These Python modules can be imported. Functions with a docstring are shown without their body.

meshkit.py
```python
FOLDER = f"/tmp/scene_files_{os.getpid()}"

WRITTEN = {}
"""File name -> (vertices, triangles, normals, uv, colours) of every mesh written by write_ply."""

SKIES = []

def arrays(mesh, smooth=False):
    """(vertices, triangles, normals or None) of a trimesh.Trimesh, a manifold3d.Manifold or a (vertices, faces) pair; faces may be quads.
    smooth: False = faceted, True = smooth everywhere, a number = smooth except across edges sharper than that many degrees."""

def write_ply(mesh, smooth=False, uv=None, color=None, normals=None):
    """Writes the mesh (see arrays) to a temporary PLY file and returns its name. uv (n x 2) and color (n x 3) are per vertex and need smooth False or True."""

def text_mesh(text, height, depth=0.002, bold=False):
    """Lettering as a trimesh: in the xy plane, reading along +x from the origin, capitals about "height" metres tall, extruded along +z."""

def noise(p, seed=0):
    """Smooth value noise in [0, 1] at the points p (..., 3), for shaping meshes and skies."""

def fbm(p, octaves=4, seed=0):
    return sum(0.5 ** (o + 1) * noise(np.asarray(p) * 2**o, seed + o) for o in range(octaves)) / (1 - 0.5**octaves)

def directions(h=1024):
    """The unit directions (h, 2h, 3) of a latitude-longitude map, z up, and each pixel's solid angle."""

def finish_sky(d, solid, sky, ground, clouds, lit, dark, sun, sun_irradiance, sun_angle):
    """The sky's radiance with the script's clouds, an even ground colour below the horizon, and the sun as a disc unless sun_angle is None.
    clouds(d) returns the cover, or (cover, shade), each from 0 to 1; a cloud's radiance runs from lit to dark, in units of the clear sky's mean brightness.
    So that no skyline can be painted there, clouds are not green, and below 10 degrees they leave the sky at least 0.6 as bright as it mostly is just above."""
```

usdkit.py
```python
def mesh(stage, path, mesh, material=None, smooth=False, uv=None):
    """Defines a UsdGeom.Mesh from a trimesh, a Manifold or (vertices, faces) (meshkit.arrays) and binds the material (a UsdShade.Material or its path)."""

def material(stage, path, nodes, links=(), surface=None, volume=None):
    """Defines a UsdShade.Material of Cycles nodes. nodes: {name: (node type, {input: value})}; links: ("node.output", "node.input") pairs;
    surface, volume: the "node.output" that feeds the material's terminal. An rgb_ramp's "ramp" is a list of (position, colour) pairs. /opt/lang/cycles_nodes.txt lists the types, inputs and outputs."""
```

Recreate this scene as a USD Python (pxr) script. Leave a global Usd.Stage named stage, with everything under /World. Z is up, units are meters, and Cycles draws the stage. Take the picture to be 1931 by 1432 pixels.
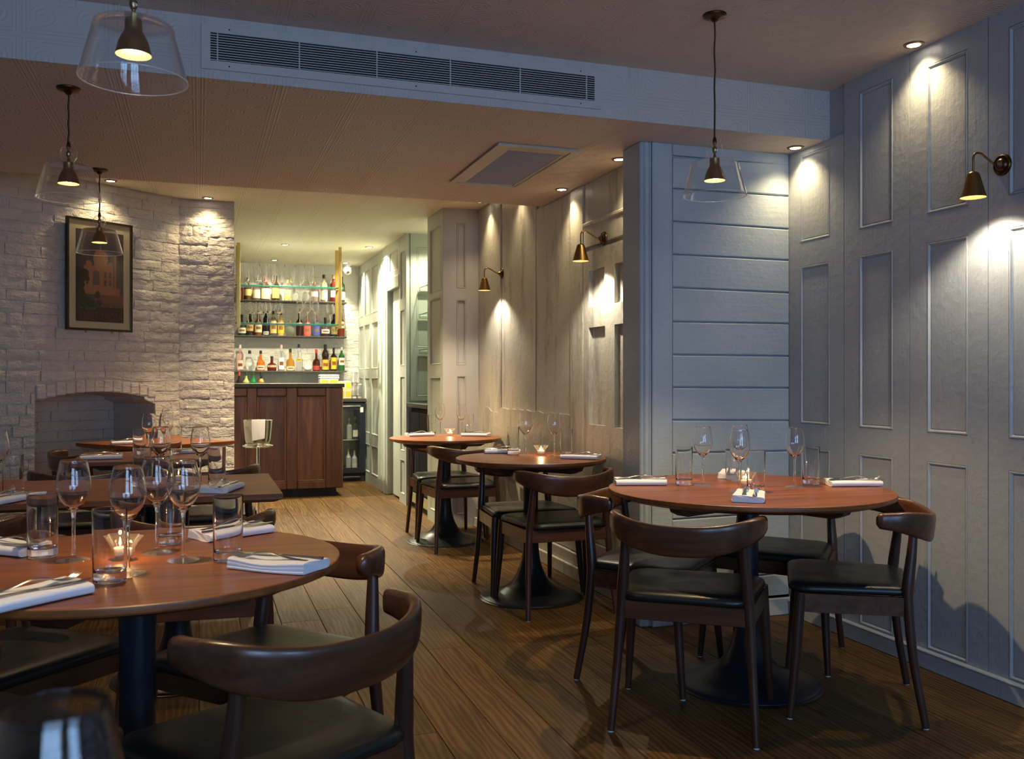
import math, random
import numpy as np, trimesh, manifold3d
import usdkit, meshkit
from shapely.geometry import Polygon, LineString, Point, box as sbox
from shapely.ops import unary_union
from shapely import affinity
from pxr import Usd, UsdGeom, UsdLux, UsdShade, Gf

stage = Usd.Stage.CreateInMemory()
UsdGeom.SetStageUpAxis(stage, "Z"); UsdGeom.SetStageMetersPerUnit(stage, 1.0)
UsdGeom.Xform.Define(stage, "/World"); UsdGeom.Scope.Define(stage, "/World/Looks")
rnd = random.Random(7)

# ------------------------------------------------------------------ camera, window daylight, exposure
EYE, YAW, FOCAL = 1.18, math.atan(590 / 1732.0), 36.0 * 1732.0 / 1931.0
sy, cy = math.sin(YAW), math.cos(YAW)
cam = UsdGeom.Camera.Define(stage, "/World/camera")
cam.AddTransformOp().Set(Gf.Matrix4d(cy, -sy, 0, 0, 0, 0, 1, 0, -sy, -cy, 0, 0, 0, 0, EYE, 1))
cam.CreateHorizontalApertureAttr(36.0); cam.CreateVerticalApertureAttr(36.0 * 1432 / 1931)
cam.CreateFocalLengthAttr(FOCAL); cam.CreateFStopAttr(7.0); cam.CreateFocusDistanceAttr(3.6)
cam.CreateExposureAttr(0.0)
GAIN = 1.0
DAY = (0.36, 0.60, 1.0); WARM = (1.0, 0.72, 0.38); LAMP = (1.0, 0.78, 0.43); BARC = (1.0, 0.90, 0.62)

def rect_light(path, w, h, pos, I, col, rot=(90, 0, 0)):
    L = UsdLux.RectLight.Define(stage, path); L.CreateWidthAttr(w); L.CreateHeightAttr(h)
    L.CreateIntensityAttr(I * GAIN); L.CreateColorAttr(Gf.Vec3f(*col))
    x = UsdGeom.Xformable(L); x.AddTranslateOp().Set(Gf.Vec3d(*pos)); x.AddRotateXYZOp().Set(Gf.Vec3f(*rot))
def spot_light(path, pos, I, col, ang, soft, r=0.018):
    L = UsdLux.SphereLight.Define(stage, path); L.CreateRadiusAttr(r); L.CreateNormalizeAttr(True)
    L.CreateIntensityAttr(I * GAIN); L.CreateColorAttr(Gf.Vec3f(*col))
    s = UsdLux.ShapingAPI.Apply(L.GetPrim()); s.CreateShapingConeAngleAttr(ang); s.CreateShapingConeSoftnessAttr(soft)
    UsdGeom.Xformable(L).AddTranslateOp().Set(Gf.Vec3d(*pos))
def ball_light(path, pos, I, col, r=0.01):
    L = UsdLux.SphereLight.Define(stage, path); L.CreateRadiusAttr(r); L.CreateNormalizeAttr(True)
    L.CreateIntensityAttr(I * GAIN); L.CreateColorAttr(Gf.Vec3f(*col))
    UsdGeom.Xformable(L).AddTranslateOp().Set(Gf.Vec3d(*pos))

# daylight through the two street windows behind the camera (their frames stand in wall_front below)
WINS = [(-0.75, 0.55, 0.85, 2.25), (1.15, 2.45, 0.85, 2.25)]
for i, (a, b, c0, c1) in enumerate(WINS):
    rect_light("/World/window_daylight_%03d" % i, b - a, c1 - c0, ((a + b) / 2, -1.62, (c0 + c1) / 2), 10.2, DAY)

# ------------------------------------------------------------------ naming and prim helpers
USED = {}
def numbered(parent, name):
    k = (parent, name); n = USED.get(k, 0); USED[k] = n + 1
    return f"{parent}/{name}" if n == 0 else f"{parent}/{name}_{n:03d}"
def pathof(p): return p if isinstance(p, str) else str(p.GetPath())
def setd(prim, **kw):
    for k, v in kw.items():
        if v is not None: prim.SetCustomDataByKey(k, v)
def tag(prim, label, cat, group=None, kind=None):
    setd(prim, label=label, category=cat, group=group, kind=kind); return prim
def obj(name, mesh, m, parent="/World", smooth=35, label=None, kind=None):
    p = numbered(pathof(parent), name)
    pr = usdkit.mesh(stage, p, mesh, m, smooth=smooth).GetPrim()
    setd(pr, label=label, kind=kind)
    return pr
def thing(name, label, cat, loc=(0, 0, 0), rz=0.0, group=None, kind=None):
    x = UsdGeom.Xform.Define(stage, numbered("/World", name))
    x.AddTranslateOp().Set(Gf.Vec3d(*map(float, loc))); x.AddRotateZOp().Set(float(rz))
    return tag(x.GetPrim(), label, cat, group, kind)
def struct(name, label=None):
    x = UsdGeom.Xform.Define(stage, numbered("/World", name)); pr = x.GetPrim(); setd(pr, kind="structure", label=label); return pr
def dup(src, label, loc, rz=0.0, group=None):
    base = src.GetName()
    while base[-4:-3] == "_" and base[-3:].isdigit(): base = base[:-4]
    g = group or src.GetCustomDataByKey("group")
    r = thing(base, label, src.GetCustomDataByKey("category"), loc, rz, g)
    r.GetReferences().AddInternalReference(src.GetPath()); r.SetInstanceable(True)
    return r

# ------------------------------------------------------------------ mesh helpers
def TM(v, f): return trimesh.Trimesh(np.asarray(v, float), np.asarray(f, int), process=False)
def cat(*ms): return trimesh.util.concatenate(list(ms))
def cbox(lo, hi, ch=0.002):
    lo, hi = np.array(lo, float), np.array(hi, float); ch = min(ch, 0.45 * float((hi - lo).min())); pts = []
    for ax in range(3):
        for sg in np.ndindex(2, 2, 2):
            p = [hi[k] if sg[k] else lo[k] for k in range(3)]
            for k in range(3):
                if k != ax: p[k] += -ch if sg[k] else ch
            pts.append(p)
    return trimesh.convex.convex_hull(np.array(pts))
def lathe(prof, n=32):
    V, idx = [], []
    for r, z in prof:
        if r < 1e-6: idx.append([len(V)] * n); V.append((0, 0, z))
        else:
            idx.append(list(range(len(V), len(V) + n)))
            V += [(r * math.cos(2 * math.pi * k / n), r * math.sin(2 * math.pi * k / n), z) for k in range(n)]
    F = []
    for a, b in zip(idx[:-1], idx[1:]):
        for k in range(n):
            k2 = (k + 1) % n; q = [a[k], a[k2], b[k2], b[k]]
            for t in ((q[0], q[1], q[2]), (q[0], q[2], q[3])):
                if len(set(t)) == 3: F.append(t)
    m = TM(V, F)
    if m.volume < 0: m.invert()
    return m
def spl(P, k=4):
    P = np.array(P, float); Q = np.vstack([2 * P[0] - P[1], P, 2 * P[-1] - P[-2]]); out = []
    for i in range(1, len(Q) - 2):
        p0, p1, p2, p3 = Q[i - 1:i + 3]
        for t in np.linspace(0, 1, k, endpoint=False):
            out.append(0.5 * (2 * p1 + (p2 - p0) * t + (2 * p0 - 5 * p1 + 4 * p2 - p3) * t * t + (3 * p1 - p0 - 3 * p2 + p3) * t ** 3))
    out.append(P[-1]); return np.array(out)
def loft(rings, cap=True):
    R = np.array(rings, float); m, n = R.shape[:2]; F = []
    for i in range(m - 1):
        for k in range(n):
            k2 = (k + 1) % n; a, b, c, d = i * n + k, i * n + k2, (i + 1) * n + k2, (i + 1) * n + k
            F += [(a, b, c), (a, c, d)]
    V = R.reshape(-1, 3)
    if cap:
        V = np.vstack([V, R[0].mean(0), R[-1].mean(0)]); s0, s1 = len(V) - 2, len(V) - 1
        for k in range(n):
            k2 = (k + 1) % n; F.append((s0, k2, k)); F.append((s1, (m - 1) * n + k, (m - 1) * n + k2))
    t = TM(V, F)
    if t.volume < 0: t.invert()
    return t
def tube(P, rad, n=12):
    P = np.array(P, float); rad = np.broadcast_to(rad, (len(P),))
    T = np.gradient(P, axis=0); T /= np.linalg.norm(T, axis=1)[:, None]
    u = np.cross(T[0], [0.31, 0.2, 0.93] if abs(T[0][2]) < 0.9 else [1, 0, 0]); rings = []
    for p, t, r in zip(P, T, rad):
        u = u - t * (u @ t); u /= np.linalg.norm(u); w = np.cross(t, u)
        rings.append([p + r * (math.cos(a) * u + math.sin(a) * w) for a in np.linspace(0, 2 * math.pi, n, endpoint=False)])
    return loft(rings)
def prism(poly, h, z0=0.0):
    m = cat(*[trimesh.creation.extrude_polygon(g, h, engine="earcut") for g in getattr(poly, "geoms", [poly]) if g.area > 1e-9]); m.apply_translation((0, 0, z0)); return m
def xf(m, M): m = m.copy(); m.apply_transform(M); return m
def move(m, x=0, y=0, z=0, rz=0, rx=0, ry=0):
    M = trimesh.transformations.euler_matrix(math.radians(rx), math.radians(ry), math.radians(rz)); M[:3, 3] = (x, y, z); return xf(m, M)
def wallM(kind, const):
    """matrix from wall coordinates (a along, z up as 2nd, d out of the wall as 3rd) to the world"""
    if kind == "x": return np.array([[0, 0, -1, const], [1, 0, 0, 0], [0, 1, 0, 0], [0, 0, 0, 1.0]])       # plane X=const facing -x, a = Y
    if kind == "y": return np.array([[1, 0, 0, 0], [0, 0, -1, const], [0, 1, 0, 0], [0, 0, 0, 1.0]])       # plane Y=const facing -y, a = X
    if kind == "diag": return np.array([[CD[0] * -1, 0, CN[0], C0[0]], [CD[1] * -1, 0, CN[1], C0[1]], [0, 1, 0, 0], [0, 0, 0, 1.0]])  # a = -t
C0 = (-0.142, 7.38); _l = math.hypot(0.785, 0.62); CD = (-0.785 / _l, -0.62 / _l); CN = (0.62 / _l, -0.785 / _l)

# ------------------------------------------------------------------ materials
class G:
    def __init__(s): s.n, s.l, s.c = {}, [], 0
    def a(s, kind, out, **kw):
        s.c += 1; nm = f"{kind}_{s.c}"; vals = {}
        for k, v in kw.items():
            if isinstance(v, tuple) and len(v) == 2 and v[0] == "@": s.l.append((v[1], f"{nm}.{k}"))
            else: vals[k] = v
        s.n[nm] = (kind, vals); return ("@", f"{nm}.{out}")
    def m(s, op, a, b=0.0, c=0.0): return s.a("math", "value", math_type=op, value1=a, value2=b, value3=c)
    def pos(s): return s.a("geometry", "position")
    def sc(s, v, k): return s.a("mapping", "vector", vector=v, scale=k)
    def noise(s, v, scale, detail=3.0, rough=0.5, dist=0.0, out="fac"): return s.a("noise_texture", out, vector=v, scale=float(scale), detail=float(detail), roughness=rough, distortion=float(dist))
    def ramp(s, fac, *st): return s.a("rgb_ramp", "color", ramp=list(st), fac=fac)
    def bump(s, h, strength, dist, n=None):
        kw = dict(height=h, strength=float(strength), distance=float(dist))
        if n: kw["normal"] = n
        return s.a("bump", "normal", **kw)
    def done(s, name, surf): return usdkit.material(stage, "/World/Looks/" + name, s.n, s.l, surface=surf[1])
def mat(name, col, rough=0.5, metal=0.0, **kw):
    g = G(); return g.done(name, g.a("principled_bsdf", "BSDF", base_color=col, roughness=rough, metallic=metal, **kw))
def paint(name, col, rough=0.42, grain=0.5, dents=0.5, dirx=(1, 1, 0.08), spec=0.5, wear=None):
    g = G(); p = g.pos()
    gr = g.noise(g.sc(p, tuple(60 * k for k in dirx)), 1.0, 4, 0.6)
    dn = g.noise(p, 28.0, 3, 0.6); big = g.noise(p, 3.0, 3, 0.5)
    h = g.m("add", g.m("multiply", gr, grain), g.m("multiply", g.m("power", dn, 2.0), dents))
    lo = tuple(c * 0.93 for c in col); hi = tuple(min(1, c * 1.06) for c in col)
    c = g.ramp(big, (0.3, lo), (0.7, hi))
    if wear:
        w = g.noise(g.sc(p, (11, 11, 1.7)), 1.0, 5, 0.7)
        c = g.a("mix", "color", fac=g.m("multiply", g.ramp(w, (0.52, (0, 0, 0)), (0.63, (1, 1, 1))), 0.55), color1=c, color2=wear)
    rg = g.a("map_range", "result", value=dn, from_min=0.3, from_max=0.7, to_min=rough - 0.06, to_max=rough + 0.08)
    return g.done(name, g.a("principled_bsdf", "BSDF", base_color=c, roughness=rg, specular_ior_level=spec, normal=g.bump(h, 0.55, 0.004)))
def wood(name, dark, light, axis="x", rough=0.32, coat=0.0, scale=1.0, objc=True, bump=0.15, rnd_amt=0.25, spec=0.5):
    g = G(); p = g.a("texture_coordinate", "object") if objc else g.pos()
    r = g.a("object_info", "random")
    k = {"x": (1.3, 16, 16), "y": (16, 1.3, 16), "z": (16, 16, 1.3)}[axis]
    off = g.a("vector_math", "vector", math_type="add", vector1=p, vector2=g.a("combine_xyz", "vector", x=g.m("multiply", r, 13.0), y=g.m("multiply", r, 7.0), z=g.m("multiply", r, 3.0)))
    v = g.sc(off, tuple(scale * q for q in k))
    n1 = g.noise(v, 1.0, 5, 0.6, 1.2); n2 = g.noise(g.sc(v, (3.0, 3.0, 3.0)), 1.0, 3, 0.6)
    mixf = g.m("add", g.m("multiply", n1, 0.75), g.m("multiply", n2, 0.25))
    c = g.ramp(mixf, (0.32, dark), (0.52, tuple((a + b) / 2 for a, b in zip(dark, light))), (0.68, light))
    val = g.a("map_range", "result", value=r, from_min=0.0, from_max=1.0, to_min=1 - rnd_amt, to_max=1 + rnd_amt)
    c = g.a("hsv", "color", value=val, color=c)
    rg = g.a("map_range", "result", value=n2, from_min=0.3, from_max=0.7, to_min=rough - 0.05, to_max=rough + 0.07)
    return g.done(name, g.a("principled_bsdf", "BSDF", base_color=c, roughness=rg, specular_ior_level=spec, coat_weight=coat, coat_roughness=0.22, normal=g.bump(mixf, bump, 0.002)))
def floor_oak():
    g = G(); p = g.pos(); r = g.a("object_info", "random")
    off = g.a("vector_math", "vector", math_type="add", vector1=p, vector2=g.a("combine_xyz", "vector", x=g.m("multiply", r, 31.0), y=g.m("multiply", r, 17.0), z=0.0))
    v = g.sc(off, (9.0, 0.9, 1.0))
    rings = g.a("wave_texture", "fac", vector=g.sc(off, (1.0, 0.13, 1.0)), scale=14.0, distortion=9.0, detail=2.0, detail_scale=1.2)
    n1 = g.noise(v, 1.0, 6, 0.6, 1.5); n2 = g.noise(g.sc(off, (42, 3, 1)), 1.0, 3, 0.6); kn = g.noise(off, 3.2, 3, 0.6)
    f = g.m("add", g.m("add", g.m("multiply", n1, 0.5), g.m("multiply", n2, 0.25)), g.m("multiply", rings, 0.22))
    c = g.ramp(f, (0.28, (0.046, 0.021, 0.005)), (0.48, (0.088, 0.044, 0.013)), (0.68, (0.138, 0.076, 0.026)))
    c = g.a("mix", "color", fac=g.ramp(kn, (0.62, (0, 0, 0)), (0.74, (0.6, 0.6, 0.6))), color1=c, color2=(0.06, 0.03, 0.014))
    c = g.a("hsv", "color", value=g.a("map_range", "result", value=r, from_min=0.0, from_max=1.0, to_min=0.78, to_max=1.22), color=c)
    rg = g.a("map_range", "result", value=n2, from_min=0.3, from_max=0.7, to_min=0.40, to_max=0.56)
    return g.done("oak_floor", g.a("principled_bsdf", "BSDF", base_color=c, roughness=rg, specular_ior_level=0.18, normal=g.bump(f, 0.35, 0.002)))
def anaglypta(name, col, ax):
    """embossed ceiling paper: square repeats with bordered frames, corner scrolls and a centre square"""
    g = G(); p = g.pos(); sep = g.a("separate_xyz", "x", vector=p); node = sep[1].split(".")[0]
    X, Y = ("@", node + "." + ax[0]), ("@", node + "." + ax[1]); S = 0.30
    cx_ = g.m("absolute", g.m("subtract", g.m("fract" if False else "fraction", g.m("divide", X, S)), 0.5))
    cy_ = g.m("absolute", g.m("subtract", g.m("fraction", g.m("divide", Y, S)), 0.5))
    sq = g.m("maximum", cx_, cy_)
    def ridge(d, k): return g.m("multiply", g.m("add", g.m("sine", g.m("multiply", d, 6.2832 * k)), 1.0), 0.5)
    border = g.m("multiply", g.m("greater_than", sq, 0.40), ridge(sq, 24.0))
    ux, uy = g.m("subtract", cx_, 0.25), g.m("subtract", cy_, 0.25)
    dc = g.m("sqrt", g.m("add", g.m("multiply", ux, ux), g.m("multiply", uy, uy)))
    scroll = g.m("multiply", g.m("less_than", dc, 0.145), ridge(dc, 17.0))
    cen = g.m("multiply", g.m("less_than", sq, 0.125), ridge(sq, 20.0))
    fine = g.noise(g.sc(p, (1, 1, 1)), 230.0, 2, 0.5)
    h = g.m("add", g.m("add", g.m("add", border, scroll), cen), g.m("multiply", fine, 0.5))
    return g.done(name, g.a("principled_bsdf", "BSDF", base_color=col, roughness=0.55, specular_ior_level=0.35, normal=g.bump(h, 0.75, 0.0022)))
def brickpaint(name, col):
    g = G(); p = g.pos()
    a = g.noise(p, 14.0, 4, 0.65); b = g.noise(p, 60.0, 3, 0.6); c = g.noise(g.sc(p, (1, 1, 3.0)), 9.0, 3, 0.6, 0.6)
    h = g.m("add", g.m("add", g.m("multiply", a, 0.8), g.m("multiply", b, 0.22)), g.m("multiply", c, 0.7))
    return g.done(name, g.a("principled_bsdf", "BSDF", base_color=g.ramp(a, (0.3, tuple(k * 0.93 for k in col)), (0.7, col)), roughness=0.5, specular_ior_level=0.4, normal=g.bump(h, 1.0, 0.016)))
def thin_glass(name, tint=(0.98, 0.985, 0.985), boost=1.0, lo=0.035, hi=0.75):
    g = G(); nn = g.a("geometry", "normal"); inc = ("@", nn[1].split(".")[0] + ".incoming")
    d = g.m("absolute", g.a("vector_math", "value", math_type="dot_product", vector1=nn, vector2=inc))
    fr = g.m("multiply", g.m("add", g.m("multiply", g.m("power", g.m("subtract", 1.0, d), 3.2), hi), lo), boost)
    return g.done(name, g.a("mix_closure", "closure", fac=fr, closure1=g.a("transparent_bsdf", "BSDF", color=tint), closure2=g.a("principled_bsdf", "BSDF", base_color=(0.95, 0.95, 0.96), metallic=0.88, roughness=0.015)))
def emit(name, col, s):
    g = G(); return g.done(name, g.a("emission", "emission", color=col, strength=float(s * GAIN)))

M = dict(
    wallp=paint("grey_panel_paint", (0.40, 0.42, 0.445), 0.40, 0.55, 0.9),
    wallp2=paint("worn_panel_paint", (0.50, 0.48, 0.43), 0.40, 0.45, 1.1, wear=(0.20, 0.18, 0.17)),
    pilp=paint("pilaster_paint", (0.47, 0.445, 0.42), 0.40, 0.4, 0.6),
    boardp=paint("blue_grey_board_paint", (0.41, 0.47, 0.515), 0.38, 0.5, 0.9, (0.08, 1, 1)),
    farp=paint("pale_green_grey_paint", (0.46, 0.50, 0.45), 0.38, 0.35, 0.5),
    ceil=anaglypta("embossed_ceiling_paper", (0.64, 0.52, 0.44), "xy"),
    ceilv=anaglypta("embossed_bulkhead_paper", (0.57, 0.53, 0.50), "xz"),
    ceilbar=anaglypta("bar_ceiling_paper", (0.76, 0.71, 0.56), "xy"),
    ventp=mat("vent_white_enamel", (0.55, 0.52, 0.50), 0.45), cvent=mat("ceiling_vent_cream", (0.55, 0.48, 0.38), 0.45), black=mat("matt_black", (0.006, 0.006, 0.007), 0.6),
    filt=mat("grey_filter_mesh", (0.36, 0.34, 0.38), 0.6),
    brick=brickpaint("white_painted_brick", (0.60, 0.56, 0.52)), mortar=brickpaint("white_painted_mortar", (0.56, 0.52, 0.48)),
    brickb=brickpaint("bar_white_brick", (0.74, 0.72, 0.66)),
    oak=floor_oak(), gap=mat("dark_joint", (0.03, 0.018, 0.01), 0.8),
    table=wood("table_mahogany", (0.125, 0.032, 0.008), (0.31, 0.100, 0.026), "x", 0.36, 0.05, rnd_amt=0.08, spec=0.32),
    tableu=wood("table_underframe_wood", (0.045, 0.015, 0.007), (0.09, 0.032, 0.014), "x", 0.4),
    chair=wood("chair_walnut", (0.055, 0.019, 0.008), (0.115, 0.044, 0.019), "x", 0.30, 0.3, rnd_amt=0.15),
    chairl=wood("chair_leg_walnut", (0.035, 0.013, 0.008), (0.07, 0.028, 0.016), "z", 0.33, 0.2, rnd_amt=0.15),
    iron=mat("blue_black_iron", (0.012, 0.016, 0.024), 0.33, 0.0),
    barw=wood("bar_front_wood", (0.055, 0.016, 0.005), (0.20, 0.078, 0.024), "z", 0.42, 0.05, 0.8),
    bartop=mat("bar_counter_stone", (0.06, 0.055, 0.045), 0.5, specular_ior_level=0.25),
    boardw=wood("board_brown_wood", (0.13, 0.048, 0.014), (0.27, 0.115, 0.038), "z", 0.4),
    brass=mat("aged_brass", (0.33, 0.19, 0.065), 0.30, 1.0), brassl=mat("polished_brass", (0.55, 0.38, 0.12), 0.32, 1.0), bronze=mat("dark_bronze", (0.10, 0.055, 0.025), 0.35, 1.0),
    chrome=mat("chrome", (0.75, 0.75, 0.76), 0.08, 1.0), steel=mat("cutlery_steel", (0.62, 0.61, 0.58), 0.16, 1.0),
    glass=mat("clear_glass", (1, 1, 1), 0.0, 0.0, transmission_weight=1.0, ior=1.47),
    thin=thin_glass("lamp_shade_glass", lo=0.04, hi=1.0), ware=thin_glass("thin_glassware", lo=0.06, hi=0.8), rimg=mat("polished_glass_rim", (0.85, 0.87, 0.88), 0.05, 0.3, alpha=0.55), pane=thin_glass("window_pane_glass"), picg=thin_glass("picture_glass", boost=0.9), shelfg=thin_glass("shelf_glass", (0.93, 0.975, 0.955)),
    shelfe=mat("green_glass_edge", (0.02, 0.16, 0.12), 0.1),
    linen=paint("white_linen", (0.78, 0.78, 0.82), 0.8, 0.1, 0.25, (1, 1, 1), 0.2),
    wax=mat("candle_wax", (0.85, 0.75, 0.6), 0.5), cord=mat("brown_flex", (0.07, 0.035, 0.015), 0.8), white=mat("white_plastic", (0.8, 0.8, 0.78), 0.35),
    flame=emit("candle_flame", (1.0, 0.55, 0.18), 14), bulb=emit("lamp_bulb", (1.0, 0.80, 0.5), 14), dl=emit("downlight_lamp", (1.0, 0.88, 0.66), 14), dlb=emit("bar_downlight_lamp", (1.0, 0.95, 0.8), 16),
    ring=mat("bronze_trim_ring", (0.25, 0.17, 0.11), 0.35, 0.8), shadein=mat("shade_lining", (0.85, 0.62, 0.32), 0.45),
    goldfr=mat("black_gilt_frame", (0.012, 0.010, 0.008), 0.3), mount=mat("cream_mount", (0.55, 0.47, 0.30), 0.8),
)
def leather():
    g = G(); p = g.a("texture_coordinate", "object"); v = g.a("voronoi_texture", "distance", vector=p, scale=420.0); n = g.noise(p, 9.0, 3, 0.5)
    return g.done("black_leather", g.a("principled_bsdf", "BSDF", base_color=(0.010, 0.0105, 0.0105), roughness=g.a("map_range", "result", value=n, from_min=0.3, from_max=0.7, to_min=0.30, to_max=0.42), normal=g.bump(g.m("add", g.m("multiply", v, 0.3), n), 0.12, 0.004)))
M["leather"] = leather()
_cm = {}
def cmat(col, kind="p"):
    k = (tuple(col), kind)
    if k not in _cm:
        nm = "tint_%s_%03d" % ({"p": "paint", "g": "glass", "d": "dark_glass"}[kind], len(_cm))
        if kind == "p": _cm[k] = mat(nm, col, 0.5)
        elif kind == "g": _cm[k] = mat(nm, col, 0.02, 0.0, transmission_weight=0.9, ior=1.4)
        else: _cm[k] = mat(nm, col, 0.08, 0.0, transmission_weight=0.25, ior=1.45)
    return _cm[k]

# ------------------------------------------------------------------ setting: floor, ceiling, walls
ZC, ZS = 2.547, 2.315
XR, XW, XP = 2.837, 2.15, 1.85
fl = struct("floor")
obj("subfloor", trimesh.creation.box(bounds=[(-2.1, -1.7, -0.12), (2.95, 11.3, -0.012)]), M["gap"], fl)
PW = 0.189; x0 = -2.08
for c in range(27):
    y = -1.7 - rnd.random() * 1.5
    while y < 11.2:
        L = rnd.uniform(1.5, 2.3); a, b = max(y, -1.7), min(y + L, 11.25)
        xa, xb = x0 + c * PW, min(x0 + (c + 1) * PW, XR + 0.1)
        if b - a > 0.05 and b > 0.6 and xb - xa > 0.03:
            obj("plank", cbox((xa + 0.0009, a + 0.0009, -0.012), (xb - 0.0009, b - 0.0009, rnd.uniform(-0.0005, 0.0)), 0.0018), M["oak"], fl, smooth=False)
        y += L
obj("plank_run", trimesh.creation.box(bounds=[(-2.1, -1.7, -0.013), (2.9, 0.55, -0.001)]), M["oak"], fl, smooth=False, kind="stuff")

ce = struct("ceiling")
obj("ceiling_slab", trimesh.creation.box(bounds=[(-2.2, -1.7, ZC), (3.0, 5.6, ZC + 0.1)]), M["ceil"], ce)
obj("bar_ceiling_slab", trimesh.creation.box(bounds=[(-2.2, 5.6, ZC), (3.0, 11.3, ZC + 0.1)]), M["ceilbar"], ce)
bm = manifold3d.Manifold.cube((2.837 + 2.1, 5.645 - 3.65, ZC - ZS)).translate((-2.1, 3.65, ZS))
obj("bulkhead_soffit", bm, M["ceil"], ce, smooth=False, label="dropped ceiling bulkhead with embossed paper on its underside")
obj("bulkhead_face", trimesh.creation.box(bounds=[(-2.1, 3.64, ZS - 0.0005), (2.837, 3.652, ZC)]), M["ceilv"], ce, label="bulkhead front face with embossed square pattern")

def leaf(parent, W, a0, a1, z0, z1, rects, m, t=0.020, gap=0.002, dp=0.005):
    fr = sbox(a0 + gap, z0, a1 - gap, z1)
    for r in rects: fr = fr.difference(sbox(*(r[0], r[2], r[1], r[3])))
    d = obj("door_leaf", xf(prism(fr, t), W), m, parent, smooth=False)
    for r in rects:
        pa, pb, pc, pd = r[0], r[1], r[2], r[3]; rr = []
        for ins, dep in ((0.0, t - 0.004), (0.003, t + 0.0015), (0.008, t + 0.0015), (0.012, t - dp), (0.015, t - dp - 0.003), (0.019, t - dp)):
            rr.append([(pa + ins, pc + ins, dep), (pb - ins, pc + ins, dep), (pb - ins, pd - ins, dep), (pa + ins, pd - ins, dep)])
        R = np.array(rr).reshape(-1, 3); F = []
        for i in range(len(rr) - 1):
            for k in range(4):
                q = (i * 4 + k, i * 4 + (k + 1) % 4, (i + 1) * 4 + (k + 1) % 4, (i + 1) * 4 + k); F += [(q[0], q[1], q[2]), (q[0], q[2], q[3])]
        b = (len(rr) - 1) * 4; F += [(b, b + 1, b + 2), (b, b + 2, b + 3)]
        obj("panel", xf(TM(R, F), W), m, d, smooth=False)
    return d

# right wall: old doors side by side
wr = struct("wall_right"); W = wallM("x", XR)
obj("backing", trimesh.creation.box(bounds=[(XR - 0.004, -1.7, 0), (XR + 0.12, 4.12, ZC)]), M["wallp"], wr)
RZ = [(0.08, 0.845), (0.963, 1.738), (1.856, 2.475)]
for a0, a1, p0, p1, top in ((3.519, 3.95, 3.619, 3.843, 2.285), (3.106, 3.519, 3.203, 3.414, 2.475), (2.70, 3.106, 2.797, 3.008, 2.462), (2.27, 2.70, 2.36, 2.607, 2.485), (1.85, 2.27, 1.94, 2.17, 2.47), (1.42, 1.85, 1.51, 1.76, 2.47), (0.98, 1.42, 1.07, 1.33, 2.47), (0.5, 0.98, 0.6, 0.88, 2.47)):
    zt = ZC if a0 < 3.5 else ZS
    leaf(wr, W, a0, a1, 0.074, zt, [(p0, p1, z0, min(z1, top) if z1 > 2 else z1) for z0, z1 in RZ], M["wallp"])
bs = struct("baseboard_right")
obj("skirting", cat(cbox((XR - 0.040, 0.3, 0), (XR, 3.95, 0.070), 0.003), cbox((XR - 0.043, 0.3, 0.064), (XR, 3.95, 0.076), 0.004)), M["wallp"], bs)

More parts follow.
